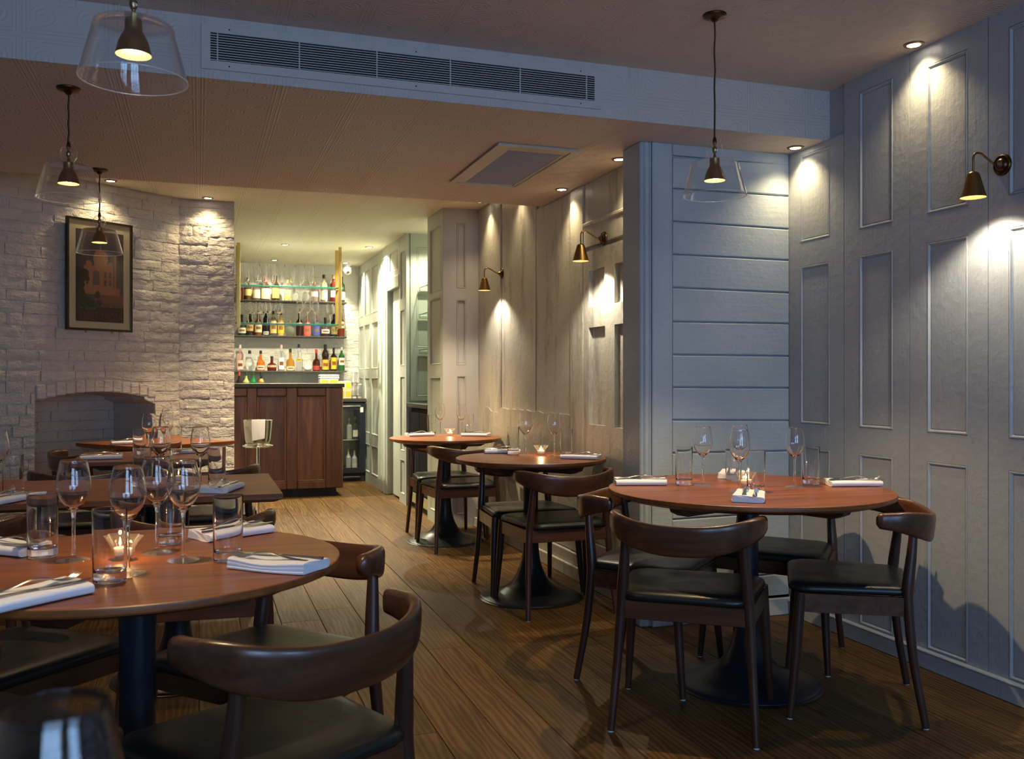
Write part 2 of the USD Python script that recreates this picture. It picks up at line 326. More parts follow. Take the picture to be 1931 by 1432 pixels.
# boarded return wall
wt = struct("wall_return"); W = wallM("y", 3.95)
obj("backing", trimesh.creation.box(bounds=[(2.02, 3.955, 0), (XR, 4.11, ZS)]), M["boardp"], wt)
GL = [2.254, 2.101, 1.943, 1.783, 1.623, 1.459, 1.300, 1.142, 0.985]; GR = [2.269, 2.105, 1.939, 1.782, 1.618, 1.462, 1.298, 1.137, 0.973]
while GL[-1] > 0.16: GL.append(GL[-1] - 0.160); GR.append(GR[-1] - 0.153)
GL.append(0.09); GR.append(0.09)
def quadboard(x0, x1, zl0, zl1, zr0, zr1, d=0.016, ch=0.005):
    P = []
    for dep, i in ((0, 0), (d - ch, 0), (d, ch)):
        P += [(x0 + i * 0.3, zl0 + i, dep), (x1 - i * 0.3, zr0 + i, dep), (x1 - i * 0.3, zr1 - i, dep), (x0 + i * 0.3, zl1 - i, dep)]
    return trimesh.convex.convex_hull(np.array(P))
for i in range(len(GL) - 1):
    g_ = 0.0028
    obj("board", xf(quadboard(2.157, XR - 0.022, GL[i + 1] + g_, GL[i] - g_, GR[i + 1] + g_, GR[i] - g_), W), M["boardp"], wt, smooth=False)
obj("head_board", cbox((2.157, 3.934, 2.262), (XR - 0.022, 3.956, ZS), 0.003), M["boardp"], wt, smooth=False)
obj("stile", cbox((2.045, 3.928, 0.0), (2.153, 3.957, ZS), 0.004), M["boardp"], wt, smooth=False)
obj("corner_post", cat(cbox((1.985, 3.936, 0), (2.038, 4.13, ZS), 0.006), cbox((2.0, 3.926, 0), (2.03, 3.95, ZS), 0.008), cbox((2.031, 3.931, 0), (2.042, 3.95, ZS), 0.004)), M["boardp"], wt, smooth=False)
obj("skirting", cbox((2.04, 3.915, 0), (XR, 3.957, 0.085), 0.004), M["boardp"], wt, smooth=False)

# middle wall with old boards and a fixed door
wm = struct("wall_middle"); W = wallM("x", XW); W[1, 0] = 1.0142
obj("backing", trimesh.creation.box(bounds=[(XW - 0.002, 4.10, 0), (XW + 0.12, 7.25, ZC)]), M["wallp2"], wm)
def bd(name, a0, a1, z0, z1, d, d0=0.0, ch=0.003, m=None, par=None): return obj(name, xf(cbox((a0, z0, d0), (a1, z1, d), ch), W), m or M["wallp2"], par or wm, smooth=False)
for a0, a1, z1 in ((6.411, 7.10, ZC), (5.676, 6.411, ZC), (5.066, 5.676, ZS)):
    dd = {6.411: 0.016, 5.676: 0.010, 5.066: 0.013}[a0]
    bd("board", a0 + 0.007, min(a1 - 0.007, 7.0), 0.90, z1, dd + 0.008, ch=0.006)
def ragged(a0, a1, z0, z1, d, seed):
    r = random.Random(seed); n = 26; xs = np.linspace(a0, a1, n); top = [(x, z1 + (r.random() - 0.5) * 0.012 - (0.035 if 6.45 < x < 6.62 else 0)) for x in xs]
    return prism(Polygon([(a0, z0), (a1, z0)] + top[::-1]), d)
obj("rail_board", xf(ragged(5.066, 7.0, 0.50, 0.967, 0.030, 3), W), M["wallp2"], wm, smooth=False)
bd("lower_board", 5.676, 7.0, 0.155, 0.495, 0.024); bd("lower_board", 5.066, 5.672, 0.155, 0.495, 0.026)
bd("stile", 4.860, 5.060, 0.155, ZS, 0.034, ch=0.006)
bd("header_board", 4.13, 4.855, 2.075, ZS, 0.024); bd("header_board", 4.13, 4.855, 1.944, 2.070, 0.032); bd("header_bead", 4.13, 4.855, 2.062, 2.086, 0.040, ch=0.006)
bd("slot_shadow_gap", 4.13, 4.855, 1.918, 1.944, 0.001, m=M["black"])
rects = [(4.562, 4.774, 1.592, 1.804), (4.2, 4.434, 1.592, 1.802), (4.553, 4.774, 0.924, 1.476), (4.2, 4.434, 0.921, 1.476), (4.2, 4.774, 0.25, 0.62)]
fr = sbox(4.13, 0.155, 4.852, 1.916)
for r in rects: fr = fr.difference(sbox(r[0], r[2], r[1], r[3]))
dl_ = obj("door_leaf", xf(prism(fr, 0.036), W), M["wallp2"], wm, smooth=False)
for r in rects: obj("panel", xf(cbox((r[0], r[2], 0.0), (r[1], r[3], 0.012), 0.001), W), M["wallp2"], dl_, smooth=False)
bs = struct("baseboard_middle")
obj("skirting", cat(xf(cbox((4.13, 0, 0), (7.0, 0.078, 0.062), 0.004), W), xf(cbox((4.13, 0.078, 0), (7.0, 0.150, 0.044), 0.004), W)), M["wallp2"], bs)

# pilaster and pier beside the alcove
wp = struct("wall_pier"); Wf = wallM("y", 7.10); Wx = wallM("x", XP)
obj("backing", trimesh.creation.box(bounds=[(XP + 0.002, 7.102, 0), (2.35, 7.60, ZC)]), M["farp"], wp)
leaf(wp, Wf, XP - 0.018, XW - 0.002, 0.0, ZC, [(1.945, 2.022, 1.91, 2.43), (1.945, 2.022, 1.295, 1.82), (1.945, 2.022, 0.10, 1.212)], M["pilp"], 0.018, dp=0.011)
leaf(wp, Wx, 7.085, 7.60, 0.0, ZC, [(7.15, 7.51, 1.89, 2.43), (7.15, 7.51, 1.30, 1.845), (7.15, 7.51, 0.095, 1.2)], M["farp"], 0.018, dp=0.011)
# alcove
wa = struct("wall_alcove")
obj("far_side", trimesh.creation.box(bounds=[(XP + 0.002, 8.452, 0), (2.6, 8.52, ZC)]), M["farp"], wa)
obj("back_panelling", trimesh.creation.box(bounds=[(2.33, 7.5, 0), (2.4, 8.5, ZC)]), M["farp"], wa)
Wf = wallM("y", 8.452)
leaf(wa, Wf, 1.87, 2.33, 0.98, ZC, [(1.93, 2.26, 2.06, 2.42), (1.93, 2.26, 1.48, 1.98), (1.93, 2.26, 1.02, 1.40)], M["farp"], 0.014)
# panelled partition to the bar with a doorway
wf = struct("wall_bar_right"); Wx = wallM("x", XP)
obj("backing", cat(trimesh.creation.box(bounds=[(XP + 0.002, 8.5, 0), (XP + 0.06, 8.75, ZC)]), trimesh.creation.box(bounds=[(XP + 0.002, 8.75, 2.13), (XP + 0.06, 9.76, ZC)]), trimesh.creation.box(bounds=[(XP + 0.002, 9.76, 0), (XP + 0.06, 11.3, ZC)])), M["farp"], wf)
leaf(wf, Wx, 8.432, 8.745, 0.0, ZC, [(8.505, 8.70, 1.945, 2.40), (8.505, 8.70, 1.31, 1.845), (8.505, 8.70, 0.50, 1.212), (8.505, 8.70, 0.09, 0.42)], M["farp"], dp=0.011)
leaf(wf, Wx, 8.745, 9.80, 2.20, ZC, [(8.84, 9.22, 2.25, 2.455), (9.30, 9.70, 2.25, 2.455)], M["farp"])
for a0, a1 in ((9.80, 10.31), (10.31, 10.75), (10.75, 11.15)):
    leaf(wf, Wx, a0, a1, 0.0, ZC, [(a0 + 0.06, a1 - 0.05, z0, z1) for z0, z1 in ((1.915, 2.44), (1.297, 1.817), (0.565, 1.20), (0.12, 0.445))], M["farp"], dp=0.012)
dr = struct("door_1")
obj("door_frame", cat(cbox((XP - 0.03, 9.32, 0), (XP + 0.10, 9.80, 2.20), 0.006), cbox((XP - 0.03, 8.745, 2.08), (XP + 0.10, 9.33, 2.20), 0.006), cbox((XP - 0.042, 9.36, 0), (XP, 9.44, 2.20), 0.006), cbox((XP - 0.042, 9.56, 0), (XP, 9.62, 2.20), 0.006)), M["farp"], dr, smooth=False)
obj("door_slab", cbox((XP + 0.015, 8.74, 0.02), (XP + 0.055, 9.215, 2.08), 0.003), M["farp"], dr, smooth=False)
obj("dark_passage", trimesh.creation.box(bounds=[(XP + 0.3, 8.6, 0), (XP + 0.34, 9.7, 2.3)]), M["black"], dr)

# chimney breast and fireplace (corner breast of white painted brick)
def dpt(t, d=0.0): return (C0[0] + CD[0] * t + CN[0] * d, C0[1] + CD[1] * t + CN[1] * d)
wl = struct("wall_fireplace")
OPEN = Polygon([(-1.117, -0.1), (-0.215, -0.1), (-0.215, 1.0), (-0.30, 1.035)] + [(-0.30 - 0.75 * k / 10, 1.045 + 0.055 * math.sin(math.pi * (k * 0.9 + 0.5) / 10)) for k in range(11)] + [(-1.08, 1.055), (-1.117, 1.045)])
Wd = wallM("diag", 0)
pl = [(-0.142, 7.38), (0.256, 7.38), (0.256, 8.2), (-2.2, 8.2), (-2.2, dpt((2.2 - 0.142) / (0.785 / _l))[1])]
blk = manifold3d.Manifold.extrude(manifold3d.CrossSection([np.array(pl if Polygon(pl).exterior.is_ccw else pl[::-1])]), ZC)
cut = xf(prism(OPEN, 0.6, -0.5), Wd)
cutm = manifold3d.Manifold(manifold3d.Mesh(vert_properties=np.array(cut.vertices, np.float32), tri_verts=np.array(cut.faces, np.uint32)))
obj("mortar_bed", blk - cutm, M["mortar"], wl, smooth=False)
def brickwork(parent, W, a0, a1, z0, z1, m, holes=None, L=0.225, H=0.073, dep=0.0075, seed=1, rough=0.008, grid=(6, 3), keep=lambda a, z: True):
    r = random.Random(seed); row = 0; z = z0
    while z < z1 - 0.02:
        h = min(H * r.uniform(0.93, 1.07), z1 - z); a = a0 - (0.5 * L if row % 2 else 0) - r.random() * 0.03
        while a < a1 - 0.01:
            l = L * r.uniform(0.9, 1.08) * (0.5 if r.random() < 0.12 else 1)
            lo, hi = max(a, a0), min(a + l, a1)
            if hi - lo > 0.03 and keep((lo + hi) / 2, z + h / 2):
                poly = sbox(lo + 0.004, z + 0.004, hi - 0.004, z + h - 0.004); d = dep * r.uniform(0.45, 1.35)
                if holes is not None and poly.intersects(holes):
                    poly = poly.difference(holes)
                    poly = max(getattr(poly, "geoms", [poly]), key=lambda q: q.area) if not poly.is_empty else poly
                    if poly.area > 6e-4: obj("brick", xf(prism(poly, d + 0.004, -0.004), W), m, parent, smooth=False)
                else:
                    nx, nz = grid; V = []
                    sk = [(r.random() - 0.5) * 0.006 for _ in range(4)]
                    for j in range(nz + 3):
                        for i in range(nx + 3):
                            u = min(max(i - 1, 0), nx) / nx; v = min(max(j - 1, 0), nz) / nz; edge = i in (0, nx + 2) or j in (0, nz + 2)
                            rim = (i in (1, nx + 1)) or (j in (1, nz + 1))
                            jx, jz = ((r.random() - 0.5) * 0.006, (r.random() - 0.5) * 0.005) if not edge and not rim else (0, (r.random() - 0.5) * 0.004 if not edge else 0)
                            V.append((lo + 0.0012 + (hi - lo - 0.0024) * u + jx, z + 0.0025 + (h - 0.005) * v + jz + sk[0] * (u - 0.5), -0.003 if edge else (d * (0.62 if rim else 1.0) + (r.random() - 0.5) * rough)))
                    w = nx + 3; F = []
                    for j in range(nz + 2):
                        for i in range(nx + 2):
                            q = (j * w + i, j * w + i + 1, (j + 1) * w + i + 1, (j + 1) * w + i); F += [(q[0], q[1], q[2]), (q[0], q[2], q[3])]
                    obj("brick", xf(TM(V, F), W), m, parent, smooth=60)
            a += l
        z += h; row += 1
ARCH = OPEN.buffer(0.0).union(affinity.translate(OPEN.intersection(sbox(-1.2, 0.95, 0, 1.3)), 0, 0.095)).buffer(0.002)
brickwork(wl, Wd, -1.62, -0.002, 0.0, ZC, M["brick"], holes=ARCH, seed=5)
brickwork(wl, wallM("y", 7.38), -0.142, 0.256, 0.0, ZC, M["brick"], seed=9, rough=0.009)
for k in range(13):                                                    # rough arch of bricks on edge
    t0 = -1.11 + 0.905 * k / 13; t1 = t0 + 0.905 / 13 - 0.004; zz = 1.045 + 0.05 * math.sin(math.pi * (k + 0.5) / 13)
    obj("arch_brick", xf(cbox((t0, zz, -0.02), (t1, zz + 0.09 + rnd.uniform(-0.012, 0.006), 0.004 + rnd.uniform(0, 0.008)), 0.006), Wd), M["brick"], wl, smooth=False)
Wb = Wd.copy(); Wb[:2, 3] = dpt(0, -0.495)
brickwork(wl, Wb, -1.115, -0.217, 0.0, 1.06, M["brick"], seed=12, grid=(2, 1), dep=0.007)

# back wall of the bar
wb = struct("wall_back"); W = wallM("y", 11.15)
obj("mortar_bed", trimesh.creation.box(bounds=[(-0.7, 11.15, 0), (1.95, 11.3, ZC)]), M["brickb"], wb)
brickwork(wb, W, 0.2, 1.85, 0.95, ZC, M["brickb"], seed=21, grid=(2, 1), dep=0.010, H=0.077)
ws = struct("wall_left")
obj("plaster", cat(trimesh.creation.box(bounds=[(-2.2, -1.7, 0), (-2.0, 6.2, ZC)]), trimesh.creation.box(bounds=[(-0.75, 8.2, 0), (-0.6, 11.3, ZC)])), M["mortar"], ws)
wq = struct("wall_front"); fr = sbox(-2.1, 0, 2.95, ZC)
for a, b, c0, c1 in WINS: fr = fr.difference(sbox(a, c0, b, c1))
obj("plaster", xf(prism(fr, 0.16), wallM("y", -1.4) @ np.diag([1, 1, 1, 1.0])), M["wallp"], wq, smooth=False)
for i, (a, b, c0, c1) in enumerate(WINS):
    w = struct("window_%d" % (i + 1)); bars = [cbox((a, -1.53, c0), (a + 0.05, -1.46, c1)), cbox((b - 0.05, -1.53, c0), (b, -1.46, c1)), cbox((a, -1.53, c0), (b, -1.46, c0 + 0.05)), cbox((a, -1.53, c1 - 0.05), (b, -1.46, c1))]
    for k in (1, 2): x = a + (b - a) * k / 3; bars.append(cbox((x - 0.03, -1.52, c0), (x + 0.03, -1.47, c1)))
    bars.append(cbox((a, -1.52, c0 + 0.93), (b, -1.47, c0 + 0.97)))
    obj("window_frame", cat(*bars), M["wallp"], w, smooth=False)
    obj("pane", trimesh.creation.box(bounds=[(a, -1.497, c0), (b, -1.494, c1)]), M["pane"], w)

# ------------------------------------------------------------------ air grilles
v = thing("air_grille", "long white air grille with horizontal slats set in the bulkhead face", "grille", (0.008, 3.64, 2.348))
LV, HV = 1.637, 0.168
fr = sbox(0, 0, LV, HV).difference(sbox(0.032, 0.032, LV - 0.032, HV - 0.03))
obj("frame", move(prism(fr, 0.010), rx=90), M["ventp"], v, smooth=False)
obj("dark_duct", trimesh.creation.box(bounds=[(0.03, -0.0015, 0.03), (LV - 0.03, -0.0005, HV - 0.028)]), M["black"], v)
for k in range(11):
    z = 0.036 + k * 0.0094; s = move(cbox((0.032, -0.0022, -0.0016), (LV - 0.032, 0.0022, 0.0016), 0.0004), z=z, y=-0.0082, rx=0)
    obj("slat", s, M["ventp"], v, smooth=False)
for k in range(6):
    obj("divider", cbox((0.055 + k * 0.302, -0.0095, 0.032), (0.060 + k * 0.302, -0.002, HV - 0.03), 0.0005), M["ventp"], v, smooth=False)
for k in range(3):
    for z in (0.015, HV - 0.014): obj("screw", move(lathe([(0, 0), (0.003, 0), (0.003, 0.001), (0, 0.0012)], 8), x=0.1 + k * 0.72, y=-0.010, z=z, rx=90), M["black"], v)
v = thing("ceiling_vent", "cream framed square return vent with ribbed mesh in the soffit", "vent", (1.36, 4.185, ZS))
fr = sbox(0, 0, 0.41, 0.90).difference(sbox(0.078, 0.095, 0.366, 0.875))
obj("frame", prism(fr, 0.008, -0.008), M["cvent"], v, smooth=False)
obj("frame_lip", prism(sbox(-0.008, -0.008, 0.418, 0.908).difference(sbox(0.028, 0.03, 0.385, 0.89)), 0.005, -0.0135), M["cvent"], v, smooth=False)
rb = [cbox((0.078, 0.1 + k * 0.0152, -0.006), (0.366, 0.107 + k * 0.0152, -0.002), 0.001) for k in range(51)]
obj("ribbed_mesh", cat(*rb), M["filt"], v, smooth=False, kind="stuff"); obj("filter", trimesh.creation.box(bounds=[(0.07, 0.09, -0.0015), (0.37, 0.88, -0.0005)]), M["filt"], v)

# ------------------------------------------------------------------ lamps
def downlight_mesh(par, m):
    obj("trim_ring", lathe(spl([(0.026, -0.001), (0.027, -0.005), (0.033, -0.007), (0.039, -0.005), (0.041, -0.0005)], 3), 32), M["ring"], par, smooth=60)
    obj("lamp", lathe([(0, -0.0066), (0.018, -0.0062), (0.0262, -0.0050), (0.026, -0.0010), (0, -0.001)], 24), m, par, smooth=False)
DLS = [((2.757, 3.015), ZC, "lit recessed downlight in the main ceiling nearest the right wall lamp", 5.0, LAMP, 52),
       ((2.757, 3.80), ZS, "lit recessed downlight in the soffit corner above the boarded return wall", 4.5, LAMP, 54),
       ((2.045, 4.291), ZS, "lit recessed downlight right of the ceiling vent, nearer the boarded wall", 4.5, LAMP, 52),
       ((2.045, 5.084), ZS, "lit recessed downlight at the soffit back edge beside the ceiling vent", 4.0, LAMP, 50),
       ((2.045, 6.75), ZC, "lit recessed downlight behind the soffit above the rear brass wall lamp", 5.0, LAMP, 42),
       ((2.045, 6.05), ZC, "recessed downlight hidden behind the soffit edge above the worn boards", 3.0, LAMP, 40),
       ((0.45, 6.68), ZC, "recessed downlight hidden behind the soffit edge over the left of the passage", 92.0, LAMP, 35),
       ((1.25, 6.68), ZC, "recessed downlight hidden behind the soffit edge over the middle of the passage", 92.0, LAMP, 35),
       ((-0.575, 6.86), ZC, "lit recessed downlight above the framed poster", 4.5, LAMP, 55),
       ((0.063, 7.27), ZC, "lit recessed downlight above the chimney breast corner beside the bar", 5.0, LAMP, 55)]
BDL = [((0.825, 9.53), "bright bar downlight nearest the front, left of the brass shelf post", 105), ((1.659, 9.44), "bright bar downlight right of the brass shelf post", 66),
       ((0.815, 10.80), "bright bar downlight close to the bottle wall above the tall flutes", 9), ((1.62, 10.80), "bright bar downlight beside the white ceiling camera", 20)]
proto = None
for (x, y), z, lab, I, col, ang in DLS:
    if proto is None:
        proto = thing("downlight", lab, "downlight", (x, y, z), 0, "recessed downlights"); downlight_mesh(proto, M["dl"])
    else: dup(proto, lab, (x, y, z))
    spot_light(numbered("/World", "downlight_beam"), (x, y, z - 0.022), I * (1.15 if z > ZS or x > 2 else 1.0), col, ang + 6, 1.0)
proto = None
for (x, y), lab, I in BDL:
    if proto is None:
        proto = thing("bar_downlight", lab, "downlight", (x, y, ZC), 0, "bar downlights"); downlight_mesh(proto, M["dlb"])
    else: dup(proto, lab, (x, y, ZC))
    spot_light(numbered("/World", "bar_downlight_beam"), (x, y, ZC - 0.022), I * 1.5, BARC, 70, 0.9)
spot_light("/World/alcove_lamp_beam", (2.05, 8.05, ZC - 0.03), 18, BARC, 70, 0.5)

def make_sconce(label, loc):
    t = thing("wall_lamp", label, "wall lamp", loc, 0, "brass wall lamps")
    obj("wall_plate", move(lathe(spl([(0, 0.014), (0.012, 0.020), (0.022, 0.014), (0.026, 0.008), (0.033, 0.011), (0.038, 0.007), (0.0395, 0.0)], 3) , 32), ry=-90), M["bronze"], t, smooth=50)
    obj("hex_boss", move(lathe([(0, 0.034), (0.007, 0.034), (0.011, 0.028), (0.021, 0.012), (0.021, 0.008)], 6), ry=-90), M["bronze"], t, smooth=False)
    obj("arm", tube(spl([(-0.025, 0, 0), (-0.045, 0, 0.002), (-0.075, 0, 0.018), (-0.105, 0, 0.034), (-0.128, 0, 0.033), (-0.139, 0, 0.018), (-0.140, 0, -0.012), (-0.140, 0, -0.036)], 5), 0.0042, 10), M["brass"], t, smooth=60)
    s = obj("shade", move(lathe([(0.006, -0.034), (0.012, -0.036), (0.019, -0.041), (0.0215, -0.046), (0.045, -0.128), (0.0455, -0.130)], 40), x=-0.14), M["brass"], t, smooth=40)
    obj("shade_lining", move(lathe([(0.0, -0.046), (0.019, -0.048), (0.0435, -0.129), (0.0450, -0.130)], 40), x=-0.14), M["shadein"], s, smooth=40)
    obj("bulb", move(lathe([(0, -0.118), (0.014, -0.112), (0.018, -0.10), (0.012, -0.08), (0, -0.075)], 16), x=-0.14), M["bulb"], t, smooth=60)
    return t
s1 = make_sconce("brass swan-neck wall lamp on the right wall at the picture edge", (XR - 0.022, 2.631, 1.974))
SC = [(XR - 0.022, 2.631, 1.974)]
for lab, p in (("brass swan-neck wall lamp above the old panelled door", (XW - 0.036, 4.63, 1.957)), ("farthest small brass swan-neck wall lamp on the worn boards", (XW - 0.016, 6.486, 1.968))):
    dup(s1, lab, p); SC.append(p)
for k_, p in enumerate(SC): spot_light(numbered("/World", "wall_lamp_beam"), (p[0] - 0.14, p[1], p[2] - 0.124), (5.4, 9.5, 7.0)[k_], (1, 0.88, 0.66), 64, 0.5, 0.012)

def make_pendant(label, loc, cord, power):
    t = thing("pendant_lamp", label, "pendant lamp", loc, 0, None); b = -cord
    obj("ceiling_rose", lathe(spl([(0, -0.028), (0.009, -0.026), (0.018, -0.016), (0.036, -0.011), (0.043, -0.007), (0.044, 0.0)], 3), 32), M["bronze"], t, smooth=50)
    n = 14; P = [(0.0012 * math.sin(k * 1.3), 0.0012 * math.cos(k * 1.7), -0.024 + (b + 0.216 + 0.024) * k / n) for k in range(n + 1)]
    obj("cord", tube(P, 0.0034, 8), M["cord"], t, smooth=60)
    obj("cord_grip", lathe([(0, b + 0.222), (0.005, b + 0.220), (0.0085, b + 0.204), (0.009, b + 0.200), (0, b + 0.200)], 16), M["bronze"], t)
    obj("glass_knob", lathe(spl([(0.008, b + 0.203), (0.022, b + 0.198), (0.031, b + 0.178), (0.029, b + 0.158), (0.018, b + 0.142), (0.014, b + 0.139)], 5), 32), M["thin"], t, smooth=60)
    obj("spindle", lathe(spl([(0, b + 0.2), (0.008, b + 0.198), (0.004, b + 0.186), (0.009, b + 0.178), (0.0075, b + 0.165), (0.004, b + 0.158), (0.007, b + 0.142), (0.006, b + 0.136)], 4), 20), M["brass"], t, smooth=60)
    h = obj("lamp_holder", lathe(spl([(0.0, b + 0.142), (0.014, b + 0.141), (0.0185, b + 0.136), (0.019, b + 0.118), (0.021, b + 0.110), (0.031, b + 0.090), (0.0365, b + 0.070), (0.0395, b + 0.057)], 4), 36), M["brass"], t, smooth=60)
    obj("lamp_holder_lining", lathe(spl([(0.0, b + 0.118), (0.017, b + 0.115), (0.0295, b + 0.089), (0.035, b + 0.069), (0.0388, b + 0.057)], 4), 36), M["shadein"], h, smooth=60)
    obj("bulb", lathe(spl([(0, b + 0.064), (0.016, b + 0.067), (0.024, b + 0.078), (0.019, b + 0.094), (0, b + 0.105)], 4), 20), M["bulb"], t, smooth=60)
    obj("glass_shade", lathe(spl([(0.019, b + 0.128), (0.06, b + 0.127), (0.080, b + 0.124), (0.0855, b + 0.117), (0.088, b + 0.105)], 3).tolist() + [(0.1165, b + 0.001), (0.1175, b), (0.1185, b + 0.001)] + spl([(0.0905, b + 0.105), (0.088, b + 0.118), (0.082, b + 0.1265), (0.06, b + 0.1295), (0.021, b + 0.1305)], 3).tolist(), 56), M["thin"], t, smooth=40)
    obj("shade_rim", tube([(0.1178 * math.cos(a), 0.1178 * math.sin(a), b + 0.0005) for a in np.linspace(0, 2 * math.pi, 65)], 0.0014, 8), M["rimg"], t, smooth=60)
    spot_light(numbered("/World", "pendant_beam"), (loc[0], loc[1], loc[2] + b + 0.055), power, WARM, 52, 0.6, 0.014)
    return t
make_pendant("clear glass pendant lamp hanging over the near left round table, cut by the picture top", (-0.142, 2.267, ZC), ZC - 1.865, 13.0)
make_pendant("clear glass pendant lamp left of the poster, hanging over the long table", (-0.481, 3.94, ZS), ZS - 1.885, 5.0)
make_pendant("farthest clear glass pendant lamp hanging in front of the poster", (-0.509, 5.41, ZS), ZS - 1.862, 5.0)
make_pendant("clear glass pendant lamp over the right round table by the boarded wall", (1.828, 3.012, ZC), ZC - 1.868, 20.0)

# ------------------------------------------------------------------ poster
ph = math.degrees(math.atan2(0.62, 0.785))
fp = thing("framed_poster", "framed travel poster of a pale domed palace with cream mount on the brick wall", "picture", (*dpt(0.676, 0.032), 1.516), ph)
PWd, PH = 0.492, 0.762
def flat(poly, y, t=0.0006): return move(prism(poly, t), rx=90, y=y)
obj("frame", flat(sbox(-PWd / 2, 0, PWd / 2, PH).difference(sbox(-PWd / 2 + 0.014, 0.014, PWd / 2 - 0.014, PH - 0.014)), 0.006, 0.024), M["goldfr"], fp, smooth=False)
obj("gilt_slip", flat(sbox(-PWd / 2 + 0.012, 0.012, PWd / 2 - 0.012, PH - 0.012).difference(sbox(-PWd / 2 + 0.018, 0.018, PWd / 2 - 0.018, PH - 0.018)), 0.004, 0.016), M["brassl"], fp, smooth=False)
obj("mount", flat(sbox(-0.236, 0.01, 0.236, 0.752), 0.004, 0.010), M["mount"], fp, smooth=False)
a0, a1, b0, b1 = -0.178, 0.180, 0.062, 0.688; clipr = sbox(a0, b0, a1, b1)
pr = obj("print", flat(clipr, -0.0062), cmat((0.055, 0.040, 0.055)), fp, smooth=False)
def ink(name, poly, col, lay): obj(name, flat(poly.intersection(clipr), -0.0064 - 0.0007 * lay), cmat(col), pr, smooth=False)
def arch(x, z, w, h): return unary_union([sbox(x - w / 2, z, x + w / 2, z + h - w * 0.5), affinity.scale(Point(x, z + h - w * 0.5).buffer(w / 2), 1, 1.15)])
pal = unary_union([sbox(-0.12, 0.30, 0.10, 0.445), affinity.scale(Point(0.005, 0.50).buffer(0.055), 1.0, 1.15), sbox(-0.045, 0.44, 0.055, 0.50), Polygon([(-0.006, 0.55), (0.016, 0.55), (0.005, 0.60)]), sbox(-0.135, 0.25, 0.15, 0.30), sbox(0.108, 0.29, 0.122, 0.52), Point(0.115, 0.523).buffer(0.012), affinity.scale(Point(-0.085, 0.455).buffer(0.022), 1, 1.2), affinity.scale(Point(0.078, 0.455).buffer(0.02), 1, 1.2)])
ink("printed_wall", sbox(-0.05, 0.185, 0.18, 0.25), (0.17, 0.055, 0.035), 0); ink("printed_palace", pal, (0.32, 0.12, 0.055), 1)
ink("printed_arches", unary_union([arch(-0.03, 0.315, 0.05, 0.10)] + [arch(x, z, 0.018, 0.04) for x in (-0.095, 0.04, 0.075) for z in (0.315, 0.37)]), (0.10, 0.05, 0.045), 2)
rr = random.Random(4)
ink("printed_trees", unary_union([Point(rr.gauss(-0.15, 0.035), rr.uniform(0.14, 0.42)).buffer(rr.uniform(0.012, 0.03)) for _ in range(26)] + [Point(rr.gauss(-0.06, 0.05), rr.uniform(0.17, 0.26)).buffer(rr.uniform(0.01, 0.022)) for _ in range(16)]), (0.012, 0.008, 0.007), 3)
ink("printed_bank", sbox(a0, b0, a1, 0.165), (0.018, 0.011, 0.010), 2); ink("printed_water", sbox(-0.03, 0.165, a1, 0.188), (0.09, 0.045, 0.035), 2)
ink("printed_figures", unary_union([sbox(x, 0.165, x + 0.006, 0.18) for x in (0.01, 0.03, 0.075, 0.13, 0.15)]), (0.35, 0.06, 0.03), 4)
def letters(name, s, h, x, z, col, lay, par, wmax=0.335):
    m = meshkit.text_mesh(s, h, 0.0006); m.apply_scale([min(1.0, wmax / m.bounds[1][0]), 1, 1]); obj(name, move(m, rx=90, x=x, z=z, y=-0.0064 - 0.0007 * lay), cmat(col), par, smooth=False)
letters("lettering", "VISIT INDIA", 0.052, a0 + 0.012, b0 + 0.012, (0.17, 0.028, 0.018), 4, pr); letters("small_lettering", "The Taj Mahal", 0.013, a0 + 0.02, b0 + 0.085, (0.28, 0.2, 0.12), 4, pr)
obj("picture_glass", flat(sbox(-0.234, 0.012, 0.234, 0.75), -0.0125, 0.0008), M["picg"], fp, smooth=False)
for x in (-0.10, 0.10): obj("hook", move(cbox((-0.006, -0.01, -0.014), (0.006, 0.004, 0.002), 0.001), x=x), M["brassl"], fp, smooth=False)

